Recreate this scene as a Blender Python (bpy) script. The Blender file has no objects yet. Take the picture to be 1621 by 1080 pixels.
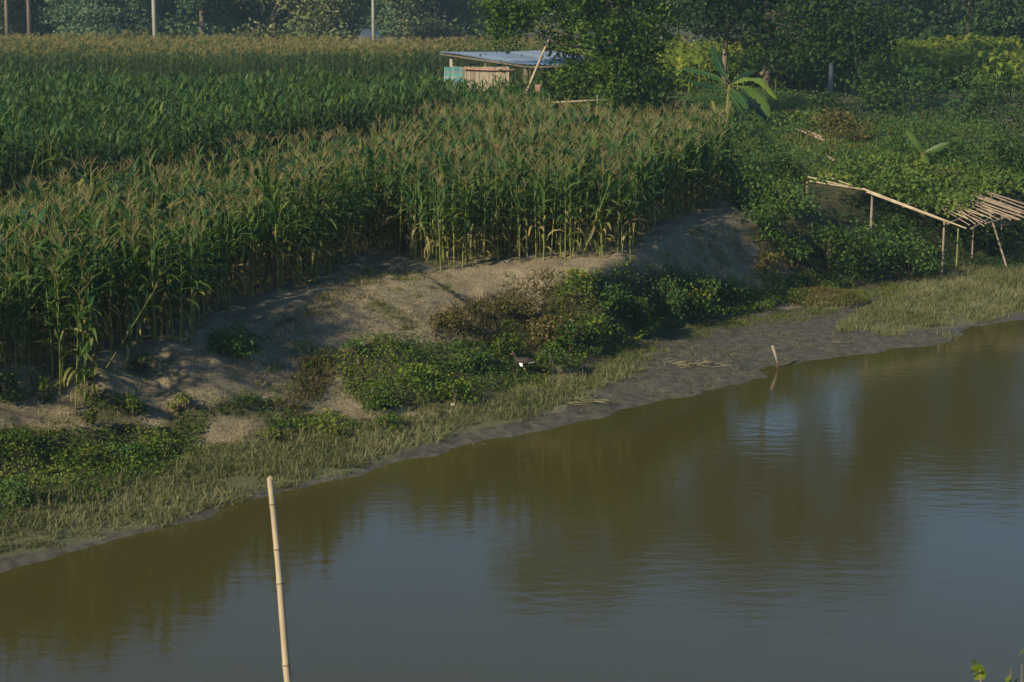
import bpy, math, random
import numpy as np
from mathutils import Vector, Matrix

R = math.radians
rng = np.random.default_rng(11)
random.seed(11)
scn = bpy.context.scene
COL = scn.collection

# ------------------------------------------------------------------ camera, sky, sun, exposure
CAM_H = 8.6
PITCH = math.atan(570.0/2926.8)
FPX = 2926.8                       # focal length in photograph pixels
cam = bpy.data.cameras.new('camera'); camo = bpy.data.objects.new('camera', cam); COL.objects.link(camo)
cam.sensor_width = 36.0; cam.lens = 65.0; cam.clip_start = 0.1; cam.clip_end = 6000
camo.location = (0, 0, CAM_H); camo.rotation_euler = (math.pi/2 - PITCH, 0, 0)
cam.dof.use_dof = True; cam.dof.focus_distance = 42; cam.dof.aperture_fstop = 6.5
scn.camera = camo

SUN_AZ = R(227); SUN_EL = R(29)    # azimuth clockwise from +Y: behind the camera, to the left
world = bpy.data.worlds.new("World"); scn.world = world; world.use_nodes = True
wn = world.node_tree
sky = wn.nodes.new('ShaderNodeTexSky'); sky.sky_type = 'NISHITA'; sky.sun_disc = False
sky.sun_elevation = SUN_EL; sky.sun_rotation = SUN_AZ; sky.air_density = 1.0; sky.dust_density = .4; sky.ozone_density = 4.0
bg = wn.nodes['Background']; bg.inputs[1].default_value = 0.088
tint = wn.nodes.new('ShaderNodeVectorMath'); tint.operation = 'MULTIPLY'; tint.inputs[1].default_value = (.76, 1.02, 1.03)
wn.links.new(sky.outputs[0], tint.inputs[0]); wn.links.new(tint.outputs[0], bg.inputs[0])
sl = bpy.data.lights.new('sun', 'SUN'); sl.energy = 4.7; sl.angle = R(2.0); sl.color = (1.0, 0.88, 0.58)
so = bpy.data.objects.new('sun', sl); COL.objects.link(so)
sd = Vector((math.sin(SUN_AZ)*math.cos(SUN_EL), math.cos(SUN_AZ)*math.cos(SUN_EL), math.sin(SUN_EL)))
so.rotation_euler = sd.to_track_quat('Z', 'Y').to_euler(); so.location = (-40, -30, 40)
scn.view_settings.view_transform = 'Standard'; scn.view_settings.look = 'None'
scn.view_settings.exposure = 0.65; scn.view_settings.gamma = 1.0
scn.render.engine = 'CYCLES'
scn.cycles.max_bounces = 5; scn.cycles.diffuse_bounces = 2; scn.cycles.glossy_bounces = 2
scn.cycles.transmission_bounces = 2; scn.cycles.volume_bounces = 0; scn.cycles.transparent_max_bounces = 4
scn.cycles.caustics_reflective = False; scn.cycles.caustics_refractive = False

# ------------------------------------------------------------------ photograph pixel <-> world
CP, SP = math.cos(PITCH), math.sin(PITCH)
def unproj(u, v, z=None, y=None):
    """the point seen at pixel (u, v) that has height z, or distance y"""
    u = np.asarray(u, float); v = np.asarray(v, float)
    dx = (u-810.5); b = -(v-540.0)
    dy = FPX*CP + b*SP; dz = -FPX*SP + b*CP
    k = (np.asarray(z)-CAM_H)/dz if z is not None else np.asarray(y)/dy
    return np.stack([dx*k, dy*k, CAM_H + dz*k], -1)
def proj(p):
    p = np.asarray(p, float); x = p[..., 0]; y = p[..., 1]; z = p[..., 2]-CAM_H
    f = y*CP - z*SP; up = y*SP + z*CP
    f = np.where(f < 0.1, 0.1, f)
    return 810.5 + FPX*x/f, 540 - FPX*up/f
def inpoly(x, y, poly):
    x = np.asarray(x); y = np.asarray(y); inside = np.zeros(x.shape, bool)
    n = len(poly)
    for i in range(n):
        x0, y0 = poly[i]; x1, y1 = poly[(i+1) % n]
        if y0 == y1: continue
        c = ((y0 > y) != (y1 > y)) & (x < (x1-x0)*(y-y0)/(y1-y0)+x0)
        inside ^= c
    return inside

# ------------------------------------------------------------------ value noise
_tab = np.random.default_rng(5).random((256, 256))
def vnoise(x, y):
    xi = np.floor(x).astype(int); yi = np.floor(y).astype(int)
    fx = x-xi; fy = y-yi; fx = fx*fx*(3-2*fx); fy = fy*fy*(3-2*fy)
    a = _tab[xi % 256, yi % 256]; b = _tab[(xi+1) % 256, yi % 256]
    c = _tab[xi % 256, (yi+1) % 256]; d = _tab[(xi+1) % 256, (yi+1) % 256]
    return (a*(1-fx)+b*fx)*(1-fy)+(c*(1-fx)+d*fx)*fy
def fbm(x, y, o=4):
    s = 0; a = .5; t = 0
    for i in range(o):
        s = s+a*vnoise(x*2**i+17.3*i, y*2**i+9.1*i); t += a; a *= .5
    return s/t-.5

# ------------------------------------------------------------------ the river bank as a height function
TD = np.array([.72, .694]); SD = np.array([-.694, .72])       # along the river, across it
def ts(x, y): return x*TD[0]+y*TD[1], x*SD[0]+y*SD[1]
def curve(pts, z):
    p = unproj([a[0] for a in pts], [a[1] for a in pts], z=z)
    t, s = ts(p[:, 0], p[:, 1]); o = np.argsort(t); return t[o], s[o]
W_px = [(-250, 960), (0, 903), (93, 880), (194, 854), (296, 822), (361, 803), (454, 776), (593, 747), (685, 720), (767, 697), (870, 676), (944, 661),
        (1000, 645), (1115, 620), (1190, 606), (1213, 597), (1225, 582), (1325, 564), (1421, 554), (1479, 545), (1530, 533), (1545, 522), (1621, 506), (1800, 470)]
T_px = [(-250, 850), (0, 800), (200, 715), (400, 695), (560, 660), (700, 645), (850, 600), (950, 562), (1050, 525), (1200, 487), (1300, 462), (1450, 437), (1621, 405), (1800, 380)]
B_px = [(-250, 625, 1.8), (0, 575, 1.8), (150, 575, 1.8), (200, 548, 1.85), (259, 545, 1.87), (310, 532, 1.9), (360, 492, 1.95), (509, 464, 2.1), (590, 410, 2.25), (650, 420, 2.2),
        (693, 440, 2.1), (781, 424, 2.1), (926, 424, 2.15), (1000, 418, 2.2), (1050, 380, 2.3), (1150, 348, 2.4), (1250, 335, 2.4), (1381, 305, 2.2), (1500, 290, 2.2), (1621, 280, 2.2), (1800, 270, 2.2)]
Wt, Ws = curve(W_px, 0.0)
Tt, Ts = curve(T_px, 0.35)
_p = unproj([b[0] for b in B_px], [b[1] for b in B_px], z=np.array([b[2] for b in B_px])); Bt, Bs = ts(_p[:, 0], _p[:, 1]); _o = np.argsort(Bt)
Bt, Bs, Bz = Bt[_o], Bs[_o], np.array([b[2] for b in B_px])[_o]
def height(x, y, rough=True):
    x = np.asarray(x, float); y = np.asarray(y, float)
    t, s = ts(x, y)
    sw = np.interp(t, Wt, Ws); st = np.maximum(np.interp(t, Tt, Ts), sw+.4); sb = np.maximum(np.interp(t, Bt, Bs), st+.8); zb = np.interp(t, Bt, Bz)
    q = np.clip((s-st)/(sb-st), 0, 1)
    prof = .55*q+.45*q*q*(3-2*q)
    z = np.where(s < sw, np.maximum(-1.3, (s-sw)*.16), np.where(s < st, .35*(s-sw)/(st-sw), .35+(zb-.35)*prof))
    far = np.clip(s-sb, 0, None)
    z = z+np.where(s > sb, .25*(1-np.exp(-far/40)), 0)
    near = (10.2-s)*.47
    z = np.where(s < 12.5, np.maximum(z, np.minimum(near, 6.9)), z)
    if rough:
        k = np.clip((s-st+.6)/1.0, 0.03, 1)*np.where(s > sw-.3, 1, .2)
        near2 = np.clip((90-y)/40, 0, 1)
        z = z+k*near2*(.11*fbm(x*.7, y*.7, 3)+.20*fbm(x*3.3+5, y*3.3, 5))
        z = z+(.05*fbm(x*2.2, y*2.2, 3)+.06*fbm(x*.8+8, y*.8, 3))*np.exp(-((s-sw)/1.6)**2)
        z = z+.05*fbm(x*.5+3, y*.5, 2)
        z = z+np.where(s > sb+25, 1.0*fbm(x*.02, y*.02, 2), 0)*np.clip((s-sb-25)/60, 0, 1)
    return z
def ground(u, v):
    """world point of the terrain seen at pixel (u, v)"""
    ys = np.linspace(20, 300, 4000); p = unproj(np.full(4000, u), np.full(4000, v), y=ys)
    h = np.maximum(height(p[:, 0], p[:, 1]), -5)
    i = int(np.argmax(p[:, 2] < h)); return p[i, 0], p[i, 1], h[i]

# ------------------------------------------------------------------ mesh helpers
def tag(o, label=None, cat=None, group=None, kind=None):
    if label: o['label'] = label
    if cat: o['category'] = cat
    if group: o['group'] = group
    if kind: o['kind'] = kind
    return o
def empty(name, loc=(0, 0, 0), rz=0):
    o = bpy.data.objects.new(name, None); o.location = loc; o.rotation_euler = (0, 0, rz); o.empty_display_size = .2
    COL.objects.link(o); return o
def mesh_data(name, V, F, mats, var=None, mi=None, smooth=True):
    V = np.asarray(V, np.float32).reshape(-1, 3); F = np.asarray(F, np.int32).reshape(-1, 4)
    me = bpy.data.meshes.new(name)
    me.vertices.add(len(V)); me.vertices.foreach_set('co', V.ravel())
    me.loops.add(F.size); me.loops.foreach_set('vertex_index', F.ravel())
    me.polygons.add(len(F)); me.polygons.foreach_set('loop_start', np.arange(0, F.size, 4, dtype=np.int32))
    for m in (mats if isinstance(mats, (list, tuple)) else [mats]): me.materials.append(m)
    if mi is not None: me.polygons.foreach_set('material_index', np.asarray(mi, np.int32))
    if var is not None:
        a = me.attributes.new('var', 'FLOAT', 'FACE'); a.data.foreach_set('value', np.asarray(var, np.float32))
    me.update(calc_edges=True); me.validate()
    if smooth: me.polygons.foreach_set('use_smooth', np.ones(len(me.polygons), bool))
    return me
def link(name, me, parent=None, loc=None):
    o = bpy.data.objects.new(name, me); COL.objects.link(o)
    if parent: o.parent = parent
    if loc is not None: o.location = loc
    return o
class MB:
    """collects quads; build() links them as one mesh object"""
    def __init__(s): s.V = []; s.F = []; s.n = 0; s.var = []
    def add(s, V, F, var=.5):
        V = np.asarray(V, float).reshape(-1, 3); F = np.asarray(F, int).reshape(-1, 4)
        s.V.append(V); s.F.append(F+s.n); s.n += len(V)
        s.var.append(np.broadcast_to(np.asarray(var, float), (len(F),)).copy()); return s
    def arr(s): return np.concatenate(s.V), np.concatenate(s.F), np.concatenate(s.var)
    def tube(s, pts, rad, n=8, var=.5, caps=True):
        pts = np.asarray(pts, float); m = len(pts); rad = np.broadcast_to(np.asarray(rad, float), (m,))
        d = np.gradient(pts, axis=0); d /= np.linalg.norm(d, axis=1)[:, None]+1e-9
        ref = np.array([0, 0, 1.]) if abs(d[:, 2]).mean() < .8 else np.array([1., 0, 0])
        a = np.cross(d, ref); a /= np.linalg.norm(a, axis=1)[:, None]+1e-9; b = np.cross(d, a)
        th = np.arange(n)/n*2*np.pi
        V = (pts[:, None]+rad[:, None, None]*(a[:, None]*np.cos(th)[None, :, None]+b[:, None]*np.sin(th)[None, :, None])).reshape(-1, 3)
        F = []
        for i in range(m-1):
            for j in range(n):
                k = (j+1) % n; F.append((i*n+j, i*n+k, (i+1)*n+k, (i+1)*n+j))
        if caps:
            for e, o in ((0, 0), (m-1, 1)):
                b0 = e*n
                for j in range(1, n-1, 2):
                    q = [b0, b0+j, b0+j+1, b0+min(j+2, n-1)]
                    if q[3] == q[2]: continue
                    F.append(q if o else q[::-1])
        return s.add(V, F, var)
    def box(s, c, size, rz=0, var=.5, M=None):
        x, y, z = np.array(size)/2
        V = np.array([(-x, -y, -z), (x, -y, -z), (x, y, -z), (-x, y, -z), (-x, -y, z), (x, -y, z), (x, y, z), (-x, y, z)])
        if M is not None: V = V@np.array(M).T
        cs, sn = math.cos(rz), math.sin(rz); V = V@np.array([[cs, -sn, 0], [sn, cs, 0], [0, 0, 1]]).T+np.array(c)
        return s.add(V, [(0, 3, 2, 1), (4, 5, 6, 7), (0, 1, 5, 4), (1, 2, 6, 5), (2, 3, 7, 6), (3, 0, 4, 7)], var)
    def build(s, name, mat, parent=None, smooth=True, loc=None):
        V, F, v = s.arr(); return link(name, mesh_data(name, V, F, mat, v, smooth=smooth), parent, loc)

def rand_unit(n, up=0.0):
    v = rng.normal(size=(n, 3)); v[:, 2] += up; return v/np.linalg.norm(v, axis=1)[:, None]
def leaves(C, size, aspect=.5, up=.6, droop=.2, var=.5, vj=.25, face=None):
    """one folded diamond leaf per centre, pointing every which way"""
    n = len(C); size = np.broadcast_to(size, (n,))*rng.uniform(.65, 1.3, n)
    nrm = rand_unit(n, up) if face is None else face+rand_unit(n)*.7
    nrm /= np.linalg.norm(nrm, axis=1)[:, None]
    a = np.cross(nrm, rand_unit(n)); a /= np.linalg.norm(a, axis=1)[:, None]+1e-9; b = np.cross(nrm, a)
    L = size[:, None]*.5; Wd = size[:, None]*aspect*.5
    t = C+a*L; t[:, 2] -= size*droop*.5; base = C-a*L; base[:, 2] -= size*droop*.3
    V = np.stack([base, C+b*Wd+a*L*.15, t, C-b*Wd+a*L*.15], 1).reshape(-1, 3)
    F = np.arange(4*n).reshape(-1, 4)
    return V, F, np.clip(np.broadcast_to(var, (n,))+rng.normal(0, vj, n), 0, 1)

# ------------------------------------------------------------------ materials
def newmat(name):
    m = bpy.data.materials.new(name); m.use_nodes = True; nt = m.node_tree
    return m, nt, nt.nodes['Principled BSDF'], nt.nodes['Material Output']
def ramp(nt, cols, pos=None, interp='LINEAR'):
    r = nt.nodes.new('ShaderNodeValToRGB'); e = r.color_ramp.elements; r.color_ramp.interpolation = interp
    pos = pos or [i/(len(cols)-1) for i in range(len(cols))]
    while len(e) < len(cols): e.new(1)
    for i, (c, p) in enumerate(zip(cols, pos)): e[i].position = p; e[i].color = (*c, 1)
    return r
def noise(nt, scale, detail=4, rough=.55, vec=None, dim=None):
    n = nt.nodes.new('ShaderNodeTexNoise'); n.inputs['Scale'].default_value = scale; n.inputs['Detail'].default_value = detail
    n.inputs['Roughness'].default_value = rough
    if vec: nt.links.new(vec, n.inputs['Vector'])
    return n
def pos_node(nt):
    g = nt.nodes.new('ShaderNodeNewGeometry'); return g.outputs['Position']
def leaf_mat(name, cols, trans=.3, rough=.5, spec=.35, pos=None, tcol=(1.25, 1.25, .5)):
    rough = min(.85, rough+.12); spec = spec*.55
    m, nt, p, out = newmat(name); L = nt.links
    at = nt.nodes.new('ShaderNodeAttribute'); at.attribute_name = 'var'
    n = noise(nt, .8, 2, .5, pos_node(nt))
    ad = nt.nodes.new('ShaderNodeMath'); ad.operation = 'MULTIPLY_ADD'; L.new(n.outputs['Fac'], ad.inputs[0]); ad.inputs[1].default_value = .5; ad.inputs[2].default_value = -.25
    ad2 = nt.nodes.new('ShaderNodeMath'); ad2.operation = 'ADD'; L.new(ad.outputs[0], ad2.inputs[0]); L.new(at.outputs['Fac'], ad2.inputs[1])
    r = ramp(nt, cols, pos); L.new(ad2.outputs[0], r.inputs[0])
    oi = nt.nodes.new('ShaderNodeObjectInfo')
    mr = nt.nodes.new('ShaderNodeMapRange'); L.new(oi.outputs['Random'], mr.inputs[0]); mr.inputs[3].default_value = .8; mr.inputs[4].default_value = 1.2
    hs = nt.nodes.new('ShaderNodeHueSaturation'); L.new(r.outputs[0], hs.inputs['Color']); L.new(mr.outputs[0], hs.inputs['Value'])
    L.new(hs.outputs[0], p.inputs['Base Color']); p.inputs['Roughness'].default_value = rough; p.inputs['Specular IOR Level'].default_value = spec
    tr = nt.nodes.new('ShaderNodeBsdfTranslucent'); vm = nt.nodes.new('ShaderNodeVectorMath'); vm.operation = 'MULTIPLY'
    L.new(hs.outputs[0], vm.inputs[0]); vm.inputs[1].default_value = tcol; L.new(vm.outputs[0], tr.inputs['Color'])
    mx = nt.nodes.new('ShaderNodeMixShader'); mx.inputs[0].default_value = trans
    L.new(p.outputs[0], mx.inputs[1]); L.new(tr.outputs[0], mx.inputs[2]); L.new(mx.outputs[0], out.inputs['Surface'])
    return m
def rough_mat(name, cols, scale=6, rough=.8, bump=.3, stretch=(1, 1, 1), spec=.3, obj=True, bscale=None, metallic=0):
    m, nt, p, out = newmat(name); L = nt.links
    tc = nt.nodes.new('ShaderNodeTexCoord'); mp = nt.nodes.new('ShaderNodeMapping'); mp.inputs['Scale'].default_value = stretch
    L.new(tc.outputs['Object'], mp.inputs[0])
    n = noise(nt, scale, 5, .6, mp.outputs[0]); r = ramp(nt, cols, [.25+.5*i/(len(cols)-1) for i in range(len(cols))]); L.new(n.outputs['Fac'], r.inputs[0])
    L.new(r.outputs[0], p.inputs['Base Color']); p.inputs['Roughness'].default_value = rough; p.inputs['Specular IOR Level'].default_value = spec; p.inputs['Metallic'].default_value = metallic
    b = nt.nodes.new('ShaderNodeBump'); b.inputs['Strength'].default_value = bump; b.inputs['Distance'].default_value = .02
    n2 = noise(nt, bscale or scale*3, 4, .6, mp.outputs[0]); L.new(n2.outputs['Fac'], b.inputs['Height']); L.new(b.outputs[0], p.inputs['Normal'])
    return m

M_corn = leaf_mat('maize_leaf', [(.020, .062, .022), (.040, .094, .026), (.085, .130, .026), (.18, .18, .045), (.26, .20, .09)], .35, .42, .45, [0, .4, .7, .92, 1])
M_cornB = leaf_mat('young_maize_leaf', [(.016, .052, .018), (.030, .084, .022), (.062, .115, .024), (.12, .145, .035)], .3, .45, .35)
M_stalk = leaf_mat('maize_stalk', [(.10, .13, .035), (.17, .18, .05), (.25, .20, .08)], .05, .5, .3)
M_tassel = leaf_mat('maize_tassel', [(.13, .12, .045), (.20, .16, .075), (.27, .21, .12)], .3, .7, .1)
M_ear = leaf_mat('maize_husk', [(.12, .15, .05), (.22, .20, .08), (.30, .22, .10)], .1, .6, .2)
M_weed = leaf_mat('weed_leaf', [(.026, .060, .014), (.055, .098, .018), (.115, .150, .020), (.19, .16, .03)], .3, .5, .3, [0, .45, .8, 1])
M_weedd = leaf_mat('dark_weed_leaf', [(.018, .052, .016), (.034, .080, .020), (.065, .115, .024), (.12, .13, .03)], .28, .5, .35)
M_brush = leaf_mat('dry_weed_leaf', [(.045, .06, .018), (.085, .080, .025), (.13, .095, .038), (.18, .13, .06)], .3, .7, .15)
M_strawleaf = leaf_mat('straw_litter', [(.16, .12, .07), (.26, .20, .12), (.36, .29, .19)], .1, .8, .1)
M_grass = leaf_mat('shore_grass', [(.075, .085, .035), (.12, .125, .055), (.17, .165, .085), (.22, .20, .12)], .3, .65, .15)
M_lawn = leaf_mat('green_grass', [(.05, .075, .015), (.085, .11, .022), (.12, .135, .03), (.17, .15, .05)], .3, .6, .2)
M_tree = leaf_mat('tree_leaf', [(.014, .040, .009), (.030, .068, .013), (.062, .105, .018), (.13, .155, .028)], .3, .5, .3)
M_treey = leaf_mat('bright_tree_leaf', [(.022, .056, .010), (.048, .095, .014), (.095, .14, .018), (.17, .18, .025)], .35, .5, .3)
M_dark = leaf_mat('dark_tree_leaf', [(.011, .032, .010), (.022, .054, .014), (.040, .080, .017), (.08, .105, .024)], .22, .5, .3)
M_fart = leaf_mat('hazed_far_tree_leaf', [(.048, .11, .072), (.082, .145, .085), (.115, .16, .075), (.18, .18, .08)], .2, .6, .2)  # far leaves made paler and bluer: part of the distance haze is painted in
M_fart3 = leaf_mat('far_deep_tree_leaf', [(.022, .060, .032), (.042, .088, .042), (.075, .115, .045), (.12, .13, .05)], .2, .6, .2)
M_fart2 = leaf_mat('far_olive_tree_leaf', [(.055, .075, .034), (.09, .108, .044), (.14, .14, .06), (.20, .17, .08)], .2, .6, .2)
M_crop = leaf_mat('yellow_crop_leaf', [(.055, .115, .015), (.11, .17, .02), (.17, .22, .025), (.24, .24, .035)], .45, .5, .3)
M_banana = leaf_mat('banana_leaf', [(.018, .060, .024), (.032, .085, .024), (.07, .13, .02), (.13, .17, .025)], .35, .35, .5)
M_bstem = leaf_mat('banana_stem', [(.06, .075, .02), (.10, .10, .03), (.12, .07, .04)], .05, .5, .3)
M_bark = rough_mat('bark', [(.05, .038, .028), (.12, .09, .065), (.20, .15, .11)], 5, .85, .6, (1, 1, .3))
M_bamboo = rough_mat('dry_bamboo', [(.20, .15, .10), (.34, .26, .175), (.44, .34, .23)], 3, .5, .15, (1, 1, .4), .4)
M_bamboo2 = rough_mat('weathered_bamboo', [(.14, .105, .08), (.23, .165, .125), (.31, .23, .17)], 4, .65, .3, (1, 1, .4), .3)
M_bambg = rough_mat('green_bamboo', [(.10, .12, .05), (.16, .16, .07), (.22, .19, .10)], 4, .6, .2, (1, 1, .4), .3)
M_node = rough_mat('bamboo_node', [(.03, .022, .016), (.10, .07, .05)], 20, .7, .2)
M_conc = rough_mat('pole_concrete', [(.20, .18, .155), (.30, .275, .235)], 2, .85, .2)
M_wood = rough_mat('grey_wood', [(.07, .055, .042), (.16, .12, .09)], 6, .85, .4, (1, 1, .3))

# ------------------------------------------------------------------ ground: one sheet, river bed to horizon
def spaced(a, b, lo, hi, fine, grow=1.16):
    mid = list(np.arange(a, b, fine)); L = []; x = a; d = fine
    while x > lo: d *= grow; x -= d; L.append(x)
    Rr = []; x = mid[-1]; d = fine
    while x < hi: d *= grow; x += d; Rr.append(x)
    return np.array(L[::-1]+mid+Rr)
gx = spaced(-12, 19, -2500, 2500, .12); gy = spaced(25, 60, -400, 3500, .12)
GX, GY = np.meshgrid(gx, gy); GZ = height(GX, GY)
nx, ny = len(gx), len(gy)
idx = np.arange(nx*ny).reshape(ny, nx)
F = np.stack([idx[:-1, :-1], idx[:-1, 1:], idx[1:, 1:], idx[1:, :-1]], -1).reshape(-1, 4)

GRASS = [[(-90, 800), (0, 785), (150, 735), (330, 700), (470, 700), (560, 680), (700, 655), (860, 608), (980, 570), (1010, 590), (880, 650), (730, 688), (640, 715), (560, 748), (440, 772), (340, 800), (220, 836), (100, 864), (0, 884), (-90, 896)]]
GRASS_R = [[(1330, 520), (1390, 480), (1440, 450), (1560, 425), (1700, 400), (1950, 350), (1950, 425), (1700, 480), (1590, 500), (1520, 518), (1430, 525)]]
LAWN = [[(1240, 432), (1400, 428), (1500, 425), (1500, 450), (1380, 468), (1250, 472)], [(880, 600), (1000, 548), (1100, 515), (1250, 490), (1330, 470), (1430, 445), (1500, 440), (1420, 478), (1330, 492), (1200, 515), (1080, 540), (1000, 570), (900, 620)],
        [(640, 640), (760, 615), (860, 590), (870, 612), (760, 645), (660, 655)], [(400, 690), (560, 665), (650, 655), (640, 680), (420, 705)]]
WEED = [[(330, 640), (400, 625), (450, 640), (400, 660), (340, 662)], [(470, 570), (520, 560), (540, 590), (490, 600)], [(270, 650), (330, 645), (330, 690), (260, 690)], [(150, 690), (250, 680), (330, 700), (250, 712)], [(410, 668), (540, 650), (560, 690), (430, 705)], [(-90, 690), (60, 678), (240, 692), (325, 712), (300, 735), (210, 765), (130, 795), (0, 820), (-90, 830)],
        [(525, 565), (600, 540), (700, 545), (800, 530), (865, 560), (870, 598), (780, 620), (700, 645), (640, 645), (570, 610)],
        [(320, 548), (370, 528), (425, 550), (395, 562), (340, 566)],
        [(120, 628), (200, 622), (240, 640), (225, 660), (150, 662)], [(60, 585), (110, 575), (150, 600), (150, 618), (90, 610)], [(-60, 600), (20, 600), (25, 625), (-60, 640)],
        [(540, 590), (600, 600), (640, 640), (600, 655), (550, 630)], [(190, 572), (250, 568), (240, 590), (200, 590)]]
BUSHW = [[(850, 455), (930, 432), (1060, 424), (1130, 442), (1200, 452), (1235, 490), (1110, 512), (1010, 545), (900, 585), (868, 560)],
         [(1200, 440), (1330, 425), (1400, 440), (1300, 470), (1225, 485)]]
DRYW = [[(690, 505), (750, 480), (850, 440), (900, 480), (905, 540), (830, 556), (700, 535)], [(1180, 375), (1225, 370), (1260, 420), (1200, 440)], [(430, 650), (520, 560), (545, 600), (470, 665)]]
TERR = [[(1040, 205), (1100, 150), (1240, 160), (1400, 200), (1700, 235), (1950, 235), (1950, 365), (1700, 412), (1500, 432), (1260, 428), (1225, 390), (1180, 342), (1150, 320), (1150, 240), (1100, 205)]]
def inany(u, v, polys):
    r = np.zeros(np.shape(u), bool)
    for p in polys: r |= inpoly(u, v, p)
    return r
PU, PV = proj(np.stack([GX, GY, GZ], -1)); ok = (GY > 15) & (GY < 200)
gt, gs = ts(GX, GY)
sw = np.interp(gt, Wt, Ws); stt = np.interp(gt, Tt, Ts); sbb = np.interp(gt, Bt, Bs)
mud = np.clip(1-(gs-sw)/np.maximum((stt-sw)*.9, .5), 0, 1)
mud = np.where(PU < 900, np.clip(1.2-(gs-sw)/.9, 0, 1), np.clip(1.9-1.6*(gs-sw)/np.maximum(stt-sw, .5), 0, 1))
green = np.where(ok & inany(PU, PV, WEED+BUSHW+TERR+LAWN), 1., 0.)
green = np.maximum(green, np.clip((gs-sbb-10)/8, 0, 1))
green = np.maximum(green, np.where((gs < 12) & (GY < 40), 1., 0.))
grs = np.where(ok & inany(PU, PV, GRASS+GRASS_R), 1., 0.)
def blur(a, k=2):
    for _ in range(k):
        b = a.copy(); b[1:-1, 1:-1] = (a[1:-1, 1:-1]*2+a[:-2, 1:-1]+a[2:, 1:-1]+a[1:-1, :-2]+a[1:-1, 2:])/6; a = b
    return a
green = blur(green, 4); grs = blur(grs, 3)
m, nt, p, out = newmat('bank_earth'); L = nt.links; P = pos_node(nt)
def attr(n): a = nt.nodes.new('ShaderNodeAttribute'); a.attribute_name = n; return a.outputs['Fac']
def mixc(f, a, b):
    x = nt.nodes.new('ShaderNodeMix'); x.data_type = 'RGBA'
    if isinstance(f, float): x.inputs[0].default_value = f
    else: L.new(f, x.inputs[0])
    for i, c in ((6, a), (7, b)):
        if isinstance(c, tuple): x.inputs[i].default_value = (*c, 1)
        else: L.new(c, x.inputs[i])
    return x.outputs[2]
def noisy_mask(a, scale, amt):
    n = noise(nt, scale, 5, .65, P); s = nt.nodes.new('ShaderNodeMath'); s.operation = 'MULTIPLY_ADD'; L.new(n.outputs['Fac'], s.inputs[0]); s.inputs[1].default_value = amt
    L.new(a, s.inputs[2]); mr = nt.nodes.new('ShaderNodeMapRange'); L.new(s.outputs[0], mr.inputs[0]); mr.inputs[1].default_value = .35+amt*.5; mr.inputs[2].default_value = .7+amt*.5
    return mr.outputs[0]
n1 = noise(nt, 2.2, 6, .65, P); sand = ramp(nt, [(.17, .13, .085), (.28, .22, .145), (.41, .325, .215)], [.3, .5, .68]); L.new(n1.outputs['Fac'], sand.inputs[0])
n2 = noise(nt, 20, 7, .7, P); cl = ramp(nt, [(.07, .055, .038), (.33, .27, .19)], [.38, .58]); L.new(n2.outputs['Fac'], cl.inputs[0])
base = mixc(.5, sand.outputs[0], cl.outputs[0])
n3 = noise(nt, 5, 5, .6, P); mudc = ramp(nt, [(.042, .037, .029), (.070, .061, .048), (.105, .09, .07)], [.35, .5, .68]); L.new(n3.outputs['Fac'], mudc.inputs[0])
grd = ramp(nt, [(.03, .035, .015), (.07, .07, .03), (.12, .095, .055)], [.3, .5, .7]); L.new(n3.outputs['Fac'], grd.inputs[0])
gr2 = ramp(nt, [(.06, .065, .03), (.10, .10, .05), (.15, .125, .08)], [.3, .5, .7]); L.new(n2.outputs['Fac'], gr2.inputs[0])
c1 = mixc(noisy_mask(attr('green'), 1.6, .7), base, grd.outputs[0])
c2 = mixc(noisy_mask(attr('mud'), 1.3, .5), c1, mudc.outputs[0])
c3 = mixc(noisy_mask(attr('grass'), 3.0, .6), c2, gr2.outputs[0])
L.new(c3, p.inputs['Base Color'])
mr = nt.nodes.new('ShaderNodeMapRange'); L.new(attr('mud'), mr.inputs[0]); mr.inputs[1].default_value = .45; mr.inputs[2].default_value = 1; mr.inputs[3].default_value = .95; mr.inputs[4].default_value = .72
L.new(mr.outputs[0], p.inputs['Roughness']); p.inputs['Specular IOR Level'].default_value = .2
b1 = nt.nodes.new('ShaderNodeBump'); b1.inputs['Strength'].default_value = .9; b1.inputs['Distance'].default_value = .12
nb = noise(nt, 9, 10, .78, P); L.new(nb.outputs['Fac'], b1.inputs['Height']); 
iv = nt.nodes.new('ShaderNodeMapRange'); L.new(attr('mud'), iv.inputs[0]); iv.inputs[3].default_value = 1.0; iv.inputs[4].default_value = .25; L.new(iv.outputs[0], b1.inputs['Strength'])
L.new(b1.outputs[0], p.inputs['Normal'])
me = mesh_data('ground', np.stack([GX, GY, GZ], -1), F, m)
for nm, ar in (('mud', mud), ('green', green), ('grass', grs)):
    a = me.attributes.new(nm, 'FLOAT', 'POINT'); a.data.foreach_set('value', ar.astype(np.float32).ravel())
tag(link('ground', me), kind='structure')

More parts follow.
